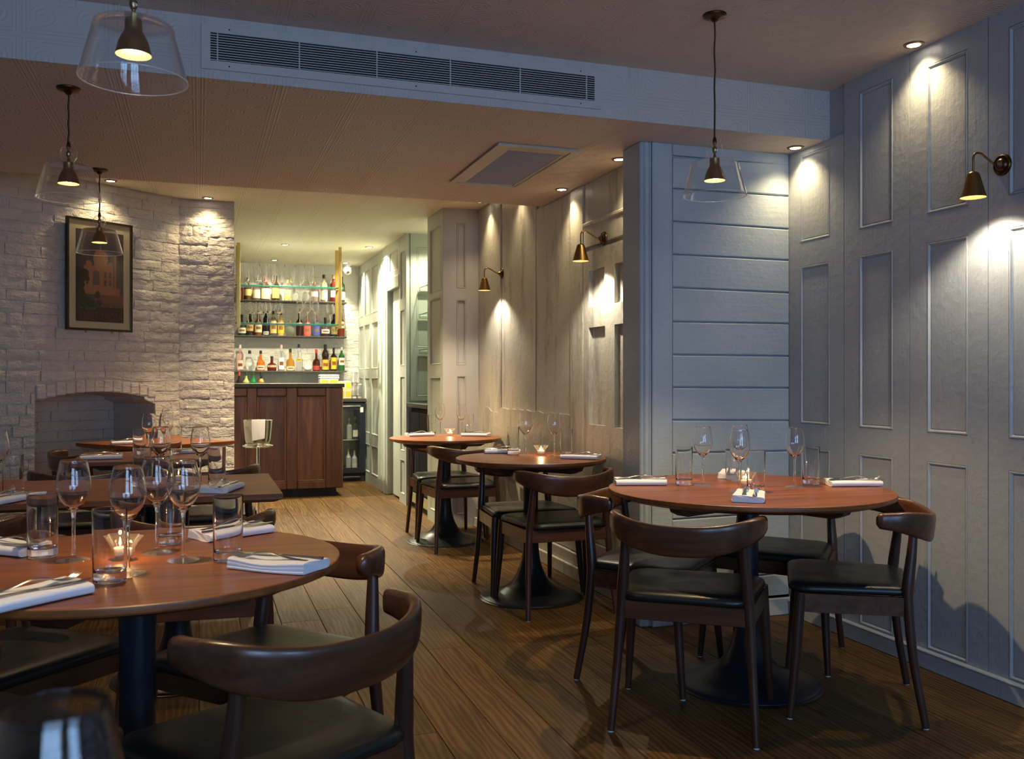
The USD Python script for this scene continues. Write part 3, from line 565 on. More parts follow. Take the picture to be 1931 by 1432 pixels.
# ------------------------------------------------------------------ chairs
def make_chair(label, loc, rz):
    t = thing("dining_chair", label, "chair", loc, rz, None)
    def prof(z, ins):
        b = Polygon([(-0.205, -0.205), (0.205, -0.205), (0.252, 0.215), (-0.252, 0.215)]).buffer(-0.06 - ins).buffer(0.06, 12)
        e = b.exterior; return [(*e.interpolate(k / 48, normalized=True).coords[0], z) for k in range(48)]
    rg = [prof(z, i) for z, i in ((0.436, 0.012), (0.438, 0.002), (0.446, -0.002), (0.456, -0.001), (0.464, 0.006), (0.469, 0.018), (0.472, 0.045), (0.470, 0.09), (0.469, 0.12))]
    al = [(k, min(range(48), key=lambda i: math.hypot(rg[0][i][0] - 0.2, rg[0][i][1] + 0.1))) for k in range(1)]
    out = []
    for g_ in rg:
        j = max(range(48), key=lambda i: g_[i][0] - 0.3 * g_[i][1]); arr = np.array(g_)
        ang = np.arctan2(arr[:, 1], arr[:, 0]); o = np.argsort(ang); out.append(arr[o])
    obj("seat", loft(out), M["leather"], t, smooth=60)
    for s in (-1, 1):
        lg = obj("leg", tube(spl([(s * 0.236, -0.228, 0.004), (s * 0.222, -0.192, 0.22), (s * 0.212, -0.176, 0.40), (s * 0.206, -0.176, 0.47), (s * 0.198, -0.188, 0.58), (s * 0.194, -0.196, 0.672)], 4), np.interp(np.linspace(0, 1, 21), [0, 0.35, 0.62, 1], [0.0125, 0.017, 0.0205, 0.0135]), 14), M["chairl"], t, smooth=60)
        obj("foot_pad", move(lathe([(0, 0), (0.010, 0), (0.010, 0.005), (0, 0.005)], 12), x=s * 0.236, y=-0.228), cmat((0.5, 0.55, 0.6)), lg)
        lg = obj("leg", tube(spl([(s * 0.262, 0.212, 0.004), (s * 0.248, 0.192, 0.22), (s * 0.236, 0.176, 0.438)], 5), np.interp(np.linspace(0, 1, 11), [0, 0.7, 1], [0.0115, 0.0185, 0.0185]), 14), M["chairl"], t, smooth=60)
        obj("foot_pad", move(lathe([(0, 0), (0.010, 0), (0.010, 0.005), (0, 0.005)], 12), x=s * 0.262, y=0.212), cmat((0.5, 0.55, 0.6)), lg)
        P = [(s * 0.214, -0.16), (s * 0.236, 0.165)]
        pg = LineString(P).buffer(0.010, cap_style=2); obj("side_rail", prism(pg, 0.064, 0.371), M["chair"], t, smooth=False)
    obj("front_rail", cbox((-0.222, 0.168, 0.378), (0.222, 0.188, 0.434), 0.002), M["chair"], t); obj("back_rail", cbox((-0.20, -0.186, 0.372), (0.20, -0.166, 0.434), 0.002), M["chair"], t)
    rings = []; N = 45
    for k in range(N):
        u = -1 + 2 * k / (N - 1); f = u * math.radians(98); ca, sa = math.cos(f), math.sin(f)
        x = 0.247 * math.copysign(abs(sa) ** 0.82, sa); y = -0.090 - 0.185 * (abs(ca) ** 0.9) * (1 if ca > 0 else -0.6)
        f2 = f + 1e-3; x2 = 0.247 * math.copysign(abs(math.sin(f2)) ** 0.82, math.sin(f2)); c2 = math.cos(f2); y2 = -0.090 - 0.185 * (abs(c2) ** 0.9) * (1 if c2 > 0 else -0.6)
        tx, ty = x2 - x, y2 - y; l = math.hypot(tx, ty) or 1; nx, ny = ty / l, -tx / l          # outward normal
        a = abs(u); w = a * a * (3 - 2 * a)
        top = 0.706 + 0.024 * math.sin(min(a / 0.72, 1) * math.pi / 2) ** 2 - 0.006 * max(0, (a - 0.72) / 0.28); bot = 0.604 + 0.060 * w + 0.008 * max(0, (a - 0.6) / 0.4)
        th = 0.011 + 0.008 * w; e = 1.0 if a < 0.95 else math.sqrt(max(0.25, 1 - ((a - 0.95) / 0.055) ** 2))
        zc, hh = (top + bot) / 2, (top - bot) / 2 * e; lean = 0.12 * (1 - w); ring = []
        for q in range(16):
            an = 2 * math.pi * q / 16; c_, s_ = math.cos(an), math.sin(an)
            du = th * e * math.copysign(abs(c_) ** 0.7, c_); dz = hh * math.copysign(abs(s_) ** 0.6, s_)
            ring.append((x + nx * (du + dz * lean), y + ny * (du + dz * lean), zc + dz))
        rings.append(ring)
    obj("backrest", loft(rings), M["chair"], t, smooth=50)
    return t
CH = None
def fdir(fx, fy): return math.degrees(math.atan2(-fx, fy))
def chair(label, x, y, fx, fy):
    global CH
    if CH is None: CH = make_chair(label, (x, y, 0), fdir(fx, fy))
    else: dup(CH, label, (x, y, 0), fdir(fx, fy))
chair("dark wood elbow chair at the right round table with its back to the camera", 1.632, 2.848, 0.6, 0.8)
chair("dark wood elbow chair at the right end of the right round table, turned left", 2.268, 2.806, -0.82, 0.57)
chair("dark wood elbow chair on the left of the right round table, nearest the middle table", 1.732, 3.33, 0.68, -0.73)
chair("dark wood elbow chair behind the right round table in the wall corner", 2.35, 3.385, -0.75, -0.66)
chair("dark wood elbow chair on the near side of the middle small round table", 1.752, 4.435, 0.0, 1)
chair("dark wood elbow chair on the far side of the middle small round table", 1.745, 4.89, 0.0, -1)
chair("dark wood elbow chair on the near side of the rearmost small round table", 1.742, 6.23, 0.0, 1)
chair("dark wood elbow chair on the far side of the rearmost small round table", 1.752, 6.735, 0.0, -1)
chair("large dark wood elbow chair in the foreground before the left round table", 0.137, 1.93, -0.5, 0.87)
chair("dark wood elbow chair behind the right edge of the left round table", 0.174, 2.51, -0.75, -0.66)
chair("dark wood elbow chair tucked at the far left of the left round table", -0.49, 2.72, 0.7, -0.7)
chair("dark wood elbow chair cut by the left picture edge at the left round table", -0.448, 2.085, 0.75, 0.66)
chair("dark wood elbow chair at the right end of the long table, back to the camera", -0.003, 3.44, 0.06, 1)
chair("dark wood elbow chair further left along the near side of the long table", -0.80, 3.58, 0.0, 1)
chair("dark wood elbow chair on the near right of the square table beyond the long table", 0.05, 5.24, 0.03, 1)
chair("dark wood elbow chair on the near left of the square table beyond the long table", -0.55, 5.22, -0.02, 1)
chair("dark wood elbow chair on the far side of the square table facing the camera", -0.30, 5.99, 0.0, -1)
chair("dark wood elbow chair at the left of the angled table by the fireplace", -0.60, 6.44, 0.785, 0.62)

# ------------------------------------------------------------------ tables
TT = 0.757
def pedestal(t, x=0.0, y=0.0, rb=0.27):
    p = obj("pedestal", move(lathe(spl([(0, 0.0), (rb - 0.01, 0.0), (rb, 0.006), (rb - 0.01, 0.013), (rb * 0.72, 0.032), (rb * 0.42, 0.075), (rb * 0.25, 0.15), (0.046, 0.24), (0.041, 0.36), (0.040, 0.55), (0.040, 0.684), (0, 0.684)], 4), 48), x=x, y=y), M["iron"], t, smooth=45)
def bearer(L, ang, x=0, y=0, w=0.05):
    pts = [(-L, 0.724), (L, 0.724), (L - 0.012, 0.700), (L - 0.05, 0.684), (-L + 0.05, 0.684), (-L + 0.012, 0.700)]
    m = move(prism(Polygon(pts), w), rx=90, y=w / 2); return move(m, rz=ang, x=x, y=y)
def round_table(label, x, y, r, ang=0):
    t = thing("round_table", label, "table", (x, y, 0), 0, None)
    obj("tabletop", lathe([(0, TT), (r - 0.004, TT), (r - 0.001, TT - 0.0015), (r, TT - 0.005), (r, TT - 0.014), (r - 0.003, TT - 0.018), (r - 0.052, TT - 0.033), (0, TT - 0.033)], 96), M["table"], t, smooth=25)
    obj("bearer", bearer(r * 0.80, ang), M["tableu"], t, smooth=False); obj("bearer", bearer(r * 0.80, ang + 90), M["tableu"], t, smooth=False)
    pedestal(t); return t
def rect_table(label, x, y, w, d, rz=0, peds=((0, 0),)):
    t = thing("rectangular_table", label, "table", (x, y, 0), rz, None)
    rr_ = lambda i, z: [(sx * (w / 2 - i), s2 * (d / 2 - i), z) for sx, s2 in ((-1, -1), (1, -1), (1, 1), (-1, 1))]
    obj("tabletop", loft([rr_(0.0015, TT), rr_(0, TT - 0.0015), rr_(0, TT - 0.020), rr_(0.03, TT - 0.033)]), M["table"], t, smooth=False)
    for px, py in peds:
        obj("bearer", bearer(d * 0.46, 90, px, py), M["tableu"], t, smooth=False); obj("bearer", bearer(min(w / 2 / len(peds), w * 0.46) - 0.04, 0, px, py), M["tableu"], t, smooth=False)
        pedestal(t, px, py, 0.24)
    return t
round_table("large round mahogany table on the right before the boarded wall", 2.02, 3.085, 0.54, 20)
round_table("small round mahogany table in the middle beside the old panelled door", 1.705, 4.69, 0.408, 35)
round_table("rearmost small round mahogany table beside the pilaster", 1.705, 6.52, 0.408, 10)
round_table("round mahogany table laid for dinner in the left foreground", -0.136, 2.315, 0.465, -25)
rect_table("long rectangular mahogany table behind the left round table", -0.53, 3.885, 1.65, 0.775, 0, ((-0.45, 0), (0.45, 0)))
rect_table("square mahogany table beyond the long table, before the fireplace", -0.25, 5.48, 0.76, 0.70)
rect_table("angled mahogany table pushed up to the fireplace", -0.27, 6.69, 0.74, 0.70, ph)
t = rect_table("table edge nearest the camera carrying the blurred wine glass", -0.33, 0.46, 0.60, 0.40, 0)

# ------------------------------------------------------------------ tableware
def make_wine(label, loc):
    t = thing("wine_glass", label, "wine glass", loc, 0, None)
    obj("foot", lathe([(0, 0), (0.0355, 0.0), (0.0365, 0.0012)] + spl([(0.0362, 0.0018), (0.034, 0.003), (0.022, 0.0055), (0.010, 0.0090), (0.006, 0.0130), (0, 0.0135)], 4).tolist(), 40), M["ware"], t, smooth=50)
    out = spl([(0.0052, 0.0138), (0.0046, 0.025), (0.0040, 0.05), (0.0040, 0.08), (0.0046, 0.105), (0.008, 0.116), (0.019, 0.128), (0.0315, 0.146), (0.0375, 0.166), (0.0378, 0.182), (0.0345, 0.207), (0.0290, 0.2345)], 4)
    inn = spl([(0.0281, 0.2345), (0.0336, 0.207), (0.0369, 0.182), (0.0366, 0.166), (0.0304, 0.1475), (0.0175, 0.1305), (0.007, 0.123), (0.0, 0.1215)], 4)
    obj("glass_bowl", lathe([(0, 0.0138)] + out.tolist() + [(0.0286, 0.2352)] + inn.tolist(), 40), M["glass"], t, smooth=50); return t
def make_tumbler(label, loc):
    t = thing("tumbler", label, "tumbler", loc, 0, None)
    obj("glass_body", lathe([(0, 0), (0.029, 0.0), (0.0318, 0.0015), (0.0330, 0.005), (0.0332, 0.02), (0.0345, 0.152), (0.0341, 0.1528), (0.0335, 0.152), (0.0318, 0.030), (0.0305, 0.024), (0.026, 0.021), (0, 0.0195)], 40), M["glass"], t, smooth=40); return t
def make_votive(label, loc):
    t = thing("votive_candle", label, "candle holder", loc, 0, None); n = 24; V = []
    def star(r, k, a): return r * (1 + a * math.cos(8 * 2 * math.pi * k / 48))
    rg = [[(star(r, k, a) * math.cos(2 * math.pi * k / 48), star(r, k, a) * math.sin(2 * math.pi * k / 48), z) for k in range(48)] for r, z, a in ((0.023, 0, 0), (0.0245, 0.004, 0.02), (0.0245, 0.024, 0.03), (0.025, 0.028, 0.03), (0.032, 0.042, 0.06), (0.041, 0.055, 0.09), (0.0385, 0.0545, 0.09), (0.030, 0.044, 0.06), (0.0215, 0.031, 0.03), (0.0205, 0.008, 0.02))]
    obj("glass_holder", loft(rg), M["ware"], t, smooth=50)
    c = obj("candle", lathe([(0, 0.010), (0.0185, 0.010), (0.019, 0.011), (0.019, 0.026), (0, 0.0245)], 24), M["wax"], t, smooth=40)
    obj("flame", lathe(spl([(0, 0.030), (0.0035, 0.034), (0.0042, 0.038), (0.0022, 0.046), (0, 0.052)], 4), 12), M["flame"], c, smooth=60); return t
def make_napkin(label, loc, rz):
    t = thing("napkin", label, "napkin", loc, rz, None)
    sec = unary_union([LineString([(0.050, 0.0042), (-0.043, 0.0042), (-0.0505, 0.0068), (-0.052, 0.0108), (-0.0505, 0.0148), (-0.043, 0.0174), (0.047, 0.0174)]).buffer(0.0037, 4), LineString([(-0.045, 0.0108), (0.0485, 0.0108)]).buffer(0.0034, 3)])
    sec = Polygon(sec.exterior).simplify(0.0002); e = sec.exterior; n = 72; base = np.array([e.interpolate(k / n, normalized=True).coords[0] for k in range(n)]); rings = []; r = random.Random(2)
    for i in range(9):
        u = i / 8; s = 1 + 0.05 * math.sin(u * 5); lift = 0.0012 * math.sin(u * 7 + 1) + 0.0012; sh = 0.003 * math.sin(u * 4)
        rings.append([( -0.102 + 0.204 * u + 0.004 * math.sin(q * 55 + i), q * s + sh, max(0.0008, z * (1 + 0.10 * math.sin(u * 6 + q * 30)) + (lift if z > 0.008 else 0) - 0.0006)) for q, z in base])
    m = loft(rings, cap=False); v2, f2 = trimesh.creation.triangulate_polygon(Polygon(base), engine="earcut")
    caps = []
    for ring in (rings[0], rings[-1]):
        R = np.array(ring); k = [int(np.argmin(np.hypot(base[:, 0] - q[0], base[:, 1] - q[1]))) for q in v2]; caps.append(TM(R[k], f2))
    obj("folded_cloth", cat(m, *caps), M["linen"], t, smooth=50); return t
def ribbon(stations):
    R = []
    for x, w, z, th in stations: R.append([(x, -w / 2, z), (x, -w * 0.25, z + th * 0.35), (x, 0, z + th * 0.5), (x, w * 0.25, z + th * 0.35), (x, w / 2, z), (x, w * 0.25, z - th * 0.4), (x, 0, z - th * 0.5), (x, -w * 0.25, z - th * 0.4)])
    return loft(R)
def make_fork(label, loc, rz):
    t = thing("fork", label, "fork", loc, rz, None); z = 0.0025
    obj("handle", ribbon(spl([(-0.10, 0.010, z, 0.003), (-0.095, 0.017, z, 0.004), (-0.05, 0.012, z + 0.004, 0.004), (0.0, 0.006, z + 0.012, 0.004), (0.03, 0.007, z + 0.010, 0.004), (0.042, 0.018, z + 0.005, 0.003), (0.052, 0.0225, z + 0.0015, 0.002), (0.056, 0.0225, z + 0.001, 0.002)], 4)), M["steel"], t, smooth=60)
    for k in range(4):
        y = (k - 1.5) * 0.0062; obj("tine", tube([(0.053, y, z + 0.001), (0.07, y, z), (0.085, y, z + 0.003), (0.099, y * 0.96, z + 0.010)], [0.0017, 0.0016, 0.0014, 0.0006], 6), M["steel"], t, smooth=60)
    return t
def make_knife(label, loc, rz):
    t = thing("knife", label, "knife", loc, rz, None); z = 0.0032
    obj("handle", ribbon(spl([(-0.11, 0.008, z, 0.005), (-0.105, 0.016, z, 0.006), (-0.06, 0.014, z, 0.006), (-0.02, 0.0105, z, 0.006), (-0.005, 0.009, z, 0.005)], 4)), M["steel"], t, smooth=60)
    bl = Polygon([(-0.007, -0.004), (0.02, -0.0085), (0.08, -0.009), (0.105, -0.004), (0.112, 0.003), (0.10, 0.006), (-0.007, 0.005)]); obj("blade", prism(bl, 0.0014, z - 0.0007), M["steel"], t, smooth=False); return t
PR = {}
def put(kind, make, label, x, y, z=TT, rz=None):
    loc = (x, y, z + 0.0004)
    if kind not in PR: PR[kind] = make(label, loc) if rz is None else make(label, loc, rz)
    else: dup(PR[kind], label, loc, rz or 0)
def setting(where, x, y, deg):
    """napkin with a fork and a knife laid on it"""
    put("n", make_napkin, f"folded white napkin {where}", x, y, TT, deg)
    c, s = math.cos(math.radians(deg)), math.sin(math.radians(deg))
    put("f", make_fork, f"steel fork on the napkin {where}", x - s * 0.014 + c * 0.012, y + c * 0.014 + s * 0.012, TT + 0.0215, deg)
    put("k", make_knife, f"steel knife on the napkin {where}", x + s * 0.022 + c * 0.006, y - c * 0.022 + s * 0.006, TT + 0.0215, deg)
RT = "on the right round table"
put("t", make_tumbler, f"leftmost empty highball tumbler {RT}", 1.840, 3.263); put("t", make_tumbler, f"farthest empty highball tumbler {RT}, behind the glasses", 2.135, 3.368)
put("t", make_tumbler, f"nearest empty highball tumbler {RT}, behind the front napkin", 1.983, 2.975); put("t", make_tumbler, f"rightmost empty highball tumbler {RT}", 2.333, 3.114)
put("w", make_wine, f"leftmost empty wine glass {RT}", 1.897, 3.214); put("w", make_wine, f"nearest of the two aligned wine glasses {RT}", 1.918, 2.985)
put("w", make_wine, f"farther of the two aligned wine glasses {RT}", 2.120, 3.296); put("w", make_wine, f"rightmost empty wine glass {RT}", 2.210, 3.051)
put("v", make_votive, f"glass tealight holder in the centre {RT.replace('on', 'of', 1)}", 2.040, 3.130)
setting(f"at the left edge {RT}", 1.684, 3.340, -18); setting(f"at the front {RT}", 1.838, 2.800, 55); setting(f"at the right edge {RT}", 2.470, 3.030, -18); setting(f"at the back {RT}", 2.190, 3.470, 55)
MT = "on the middle small round table"
put("t", make_tumbler, f"left empty tumbler {MT}", 1.677, 4.905); put("t", make_tumbler, f"right empty tumbler {MT}", 1.886, 4.623)
put("w", make_wine, f"left empty wine glass {MT}", 1.718, 4.815); put("w", make_wine, f"right empty wine glass {MT}", 1.850, 4.715)
put("v", make_votive, f"lit glass tealight holder {MT}", 1.806, 4.80); setting(f"at the left {MT}", 1.650, 5.025, -12); setting(f"at the right {MT}", 1.93, 4.515, -40)
BT = "on the rearmost small round table"
put("t", make_tumbler, f"left empty tumbler {BT}", 1.671, 6.80); put("t", make_tumbler, f"right empty tumbler {BT}", 1.957, 6.76)
put("w", make_wine, f"left empty wine glass {BT}", 1.722, 6.74); put("w", make_wine, f"right empty wine glass {BT}", 1.865, 6.65)
put("v", make_votive, f"lit glass tealight holder {BT}", 1.783, 6.68); setting(f"at the left {BT}", 1.56, 6.72, 10); setting(f"at the right {BT}", 1.955, 6.56, -35)
LT = "on the left foreground round table"
put("t", make_tumbler, f"left empty tumbler {LT}", -0.353, 2.430); put("t", make_tumbler, f"nearest empty tumbler {LT}", -0.177, 2.090)
put("t", make_tumbler, f"farthest empty tumbler {LT}, seen through wine glasses", -0.070, 2.515); put("t", make_tumbler, f"right empty tumbler {LT}", 0.064, 2.242)
put("w", make_wine, f"leftmost empty wine glass {LT}", -0.277, 2.357); put("w", make_wine, f"wine glass standing behind the nearest tumbler {LT}", -0.147, 2.160)
put("w", make_wine, f"farthest empty wine glass {LT}", -0.097, 2.390); put("w", make_wine, f"rightmost empty wine glass {LT}", -0.035, 2.275)
put("v", make_votive, f"lit glass tealight holder {LT}", -0.168, 2.330)
setting(f"at the near left {LT}", -0.305, 1.955, 40); setting(f"at the far left {LT}", -0.448, 2.535, -38); setting(f"at the right {LT}", 0.165, 2.120, -38 + 180); setting(f"at the far side {LT}", 0.085, 2.600, 32)
GT = "on the long table"
put("t", make_tumbler, f"right empty tumbler {GT}", 0.067, 3.867); put("t", make_tumbler, f"middle empty tumbler {GT}", -0.215, 3.93); put("t", make_tumbler, f"empty tumbler at the left picture edge {GT}", -0.631, 3.69)
put("w", make_wine, f"right empty wine glass {GT}", 0.005, 3.85); put("w", make_wine, f"middle empty wine glass {GT}", -0.145, 3.90); put("w", make_wine, f"wine glass cut by the left picture edge {GT}", -0.70, 3.80)
setting(f"at the right {GT}", 0.085, 3.675, 70); setting(f"at the left picture edge {GT}", -0.635, 3.565, 60); put("v", make_votive, f"glass tealight holder {GT}", -0.09, 4.03)
QT = "on the square table beyond the long table"
put("t", make_tumbler, f"left empty tumbler {QT}", -0.305, 5.35); put("t", make_tumbler, f"right empty tumbler {QT}", -0.127, 5.56)
put("w", make_wine, f"left empty wine glass {QT}", -0.262, 5.44); put("w", make_wine, f"right empty wine glass {QT}", -0.175, 5.47)
setting(f"at the left {QT}", -0.49, 5.325, 5); setting(f"at the right {QT}", 0.01, 5.60, 0)
put("w", make_wine, "empty wine glass on the angled table by the fireplace", -0.20, 6.52); setting("on the angled table by the fireplace", -0.44, 6.50, 10)
put("w", make_wine, "large blurred wine glass close to the camera at bottom left", -0.078, 0.585)
for p, I in (((1.806, 4.80), 0.25), ((1.783, 6.68), 0.25), ((-0.168, 2.330), 0.25), ((2.040, 3.13), 0.12)): ball_light(numbered("/World", "candle_glow"), (p[0], p[1], TT + 0.062), I, (1, 0.6, 0.25), 0.005)

# ------------------------------------------------------------------ bar
bc = thing("bar_counter", "dark panelled wooden bar front with framed panels", "bar", (0.0, 9.41, 0))
bx0, bx1 = -0.55, 1.385
stl = [(-0.55, -0.45), (-0.1, 0.0), (0.448, 0.538), (0.825, 0.928), (1.212, bx1)]
obj("carcass", trimesh.creation.box(bounds=[(bx0, 0.028, 0.08), (bx1, 0.45, 1.10)]), M["barw"], bc)
for a, b in stl: obj("stile", cbox((a, -0.022, 0.08), (b, 0.03, 1.10), 0.010), M["barw"], bc, smooth=False)
for (a, b), (c_, d_) in zip(stl[:-1], stl[1:]):
    obj("top_rail", cbox((b, -0.019, 1.012), (c_, 0.03, 1.10), 0.010), M["barw"], bc, smooth=False); obj("bottom_rail", cbox((b, -0.019, 0.08), (c_, 0.03, 0.155), 0.008), M["barw"], bc, smooth=False)
    obj("panel", cbox((b + 0.002, 0.014, 0.157), (c_ - 0.002, 0.03, 1.01), 0.003), M["barw"], bc, smooth=False)
    obj("bead", cat(cbox((b, -0.008, 0.157), (b + 0.016, 0.02, 1.01), 0.006), cbox((c_ - 0.016, -0.008, 0.157), (c_, 0.02, 1.01), 0.006), cbox((b, -0.012, 0.153), (c_, 0.02, 0.172), 0.006)), M["boardw"], bc, smooth=False)
obj("plinth", trimesh.creation.box(bounds=[(bx0, 0.05, 0), (bx1 - 0.06, 0.40, 0.08)]), M["black"], bc)
tag(obj("bar_worktop", cbox((bx0, 9.38, 1.101), (bx1 + 0.015, 9.92, 1.142), 0.004), M["bartop"]), "dark stone worktop on the wooden bar", "worktop")

rk = thing("hanging_shelf_rack", "brass ceiling-hung rack with two glass shelves over the bar", "rack", (0, 9.55, 0))
for x in (0.372, 1.378):
    for y in (0.0, 0.25): obj("post", cbox((x - 0.016, y - 0.008, 1.705), (x + 0.016, y + 0.008, ZC), 0.002), M["brassl"], rk, smooth=False)
    for z in (1.728, 2.108): obj("bracket", cbox((x - 0.012, 0.0, z), (x + 0.012, 0.25, z + 0.010), 0.002), M["brassl"], rk, smooth=False)
for z in (1.739, 2.119):
    s = obj("glass_shelf", cbox((0.34, 0.005, z), (1.41, 0.245, z + 0.010), 0.001), M["shelfg"], rk, smooth=False); obj("shelf_edge", cbox((0.34, 0.002, z - 0.001), (1.41, 0.006, z + 0.011), 0.0005), M["shelfe"], s, smooth=False)
def make_flute(label, loc):
    t = thing("beer_glass", label, "beer glass", loc, 0, "tall footed glasses on the upper rack shelf")
    obj("glass_body", lathe(spl([(0.0, 0.0), (0.029, 0.0), (0.030, 0.003), (0.012, 0.010), (0.009, 0.018), (0.016, 0.032), (0.023, 0.06), (0.030, 0.14), (0.034, 0.225)], 3).tolist() + spl([(0.0328, 0.225), (0.0288, 0.14), (0.0215, 0.062), (0.014, 0.040), (0, 0.036)], 3).tolist(), 24), M["glass"], t, smooth=50); return t
def make_balloon(label, loc):
    t = thing("bowl_wine_glass", label, "wine glass", loc, 0, "wine glasses on the lower rack shelf")
    obj("glass_body", lathe(spl([(0, 0), (0.036, 0.0), (0.036, 0.002), (0.01, 0.008), (0.0045, 0.02), (0.0045, 0.085), (0.014, 0.098), (0.036, 0.12), (0.045, 0.15), (0.042, 0.185), (0.034, 0.215)], 3).tolist() + spl([(0.033, 0.215), (0.041, 0.185), (0.0438, 0.15), (0.035, 0.1215), (0.013, 0.102), (0, 0.098)], 3).tolist(), 24), M["glass"], t, smooth=50); return t
od = ["first", "second", "third", "fourth", "fifth", "sixth", "seventh", "eighth"]
P0 = None
for i, x in enumerate([0.456, 0.548, 0.628, 0.716, 0.80, 0.903, 0.998, 1.096]):
    lab = f"{od[i]} tall footed beer glass from the left on the upper rack shelf"
    if P0 is None: P0 = make_flute(lab, (x, 9.66, 2.1295))
    else: dup(P0, lab, (x, 9.66, 2.1295))
P0 = None; k = 0
for i, x in enumerate([0.472, 0.571, 0.663, 0.771, 0.984, 1.062, 1.14, 1.293]):
    lab = f"{od[i]} wine glass from the left on the lower rack shelf"
    if i in (4, 5, 6): dup(PR["w"], lab, (x, 9.66, 1.7495), 0, "wine glasses on the lower rack shelf")
    elif P0 is None: P0 = make_balloon(lab, (x, 9.66, 1.7495))
    else: dup(P0, lab, (x, 9.66, 1.7495))
for i, x in enumerate((0.518, 0.617)): dup(P0, ("left" if i == 0 else "right") + " wine glass in the back row of the lower rack shelf", (x, 9.745, 1.7495))

for i, (z, nm) in enumerate(((1.264, "lowest"), (1.672, "middle"), (2.080, "highest"))):
    s = tag(obj("wall_shelf", cbox((0.26, 10.93, z), (1.655, 11.149, z + 0.017), 0.002), M["bartop"]), f"{nm} dark wall shelf of bottles behind the bar", "shelf")
def bottle(label, x, y, z, h, r, col, style="std", lab=None, cap=(0.02, 0.02, 0.02), kind="g", labz=(0.25, 0.55), group=None, band=None):
    t = thing("bottle", label, "bottle", (x, y, z + 0.0005), 0, group)
    P = {"std": [(0, 0), (r * 0.94, 0), (r, 0.01 * h), (r, 0.58 * h), (r * 0.93, 0.64 * h), (r * 0.5, 0.73 * h), (r * 0.36, 0.79 * h), (r * 0.34, 0.93 * h)],
         "tall": [(0, 0), (r * 0.94, 0), (r, 0.01 * h), (r, 0.62 * h), (r * 0.72, 0.71 * h), (r * 0.40, 0.80 * h), (r * 0.37, 0.93 * h)],
         "squat": [(0, 0), (r * 0.9, 0), (r, 0.05 * h), (r, 0.38 * h), (r * 0.72, 0.50 * h), (r * 0.34, 0.58 * h), (r * 0.30, 0.90 * h)],
         "round": [(0, 0), (r * 0.6, 0), (r * 0.9, 0.14 * h), (r, 0.32 * h), (r * 0.85, 0.5 * h), (r * 0.45, 0.62 * h), (r * 0.3, 0.68 * h), (r * 0.3, 0.9 * h)],
         "waist": [(0, 0), (r * 0.95, 0), (r, 0.02 * h), (r * 0.92, 0.40 * h), (r * 0.82, 0.48 * h), (r * 0.95, 0.56 * h), (r * 0.85, 0.68 * h), (r * 0.42, 0.82 * h), (r * 0.38, 0.93 * h)]}[style]
    b = P[0:2] + spl(P[2:], 3).tolist() + [(0, P[-1][1])]
    m = cmat(col, kind)
    obj("glass_body", lathe(b, 18), m, t, smooth=50)
    def rad(zz): return float(np.interp(zz, [q[1] for q in b[1:-1]], [q[0] for q in b[1:-1]]))
    if lab:
        z0, z1 = labz[0] * h, labz[1] * h; zs = np.linspace(z0, z1, 4); n = 10; V = []
        for zz in zs:
            for k in range(n + 1):
                a = -math.pi / 2 + (k / n - 0.5) * 2.2; rr_ = rad(zz) + 0.0012; V.append((rr_ * math.cos(a), rr_ * math.sin(a), zz))
        F = []
        for j in range(3):
            for k in range(n): q = (j * (n + 1) + k, j * (n + 1) + k + 1, (j + 1) * (n + 1) + k + 1, (j + 1) * (n + 1) + k); F += [(q[0], q[1], q[2]), (q[0], q[2], q[3])]
        L_ = obj("label", TM(V, F), cmat(lab), t, smooth=60)
        if band: 
            V2 = np.array(V).reshape(4, n + 1, 3)[1:3, 2:n - 1].copy(); V2[..., :2] *= 1.02; w = V2.shape[1]; F2 = []
            for k in range(w - 1): q = (k, k + 1, w + k + 1, w + k); F2 += [(q[0], q[1], q[2]), (q[0], q[2], q[3])]
            obj("label_band", TM(V2.reshape(-1, 3), F2), cmat(band), L_, smooth=60)
    if cap: zt = P[-1][1]; rc = P[-1][0] + 0.0015; obj("cap", lathe([(0, zt - 0.07 * h), (rc, zt - 0.07 * h), (rc, h), (0, h)], 14), cmat(cap), t, smooth=40)
    return t
CL = (0.93, 0.96, 0.96); S_ = "on the lowest wall shelf"; gB = "bottles on the lowest wall shelf"
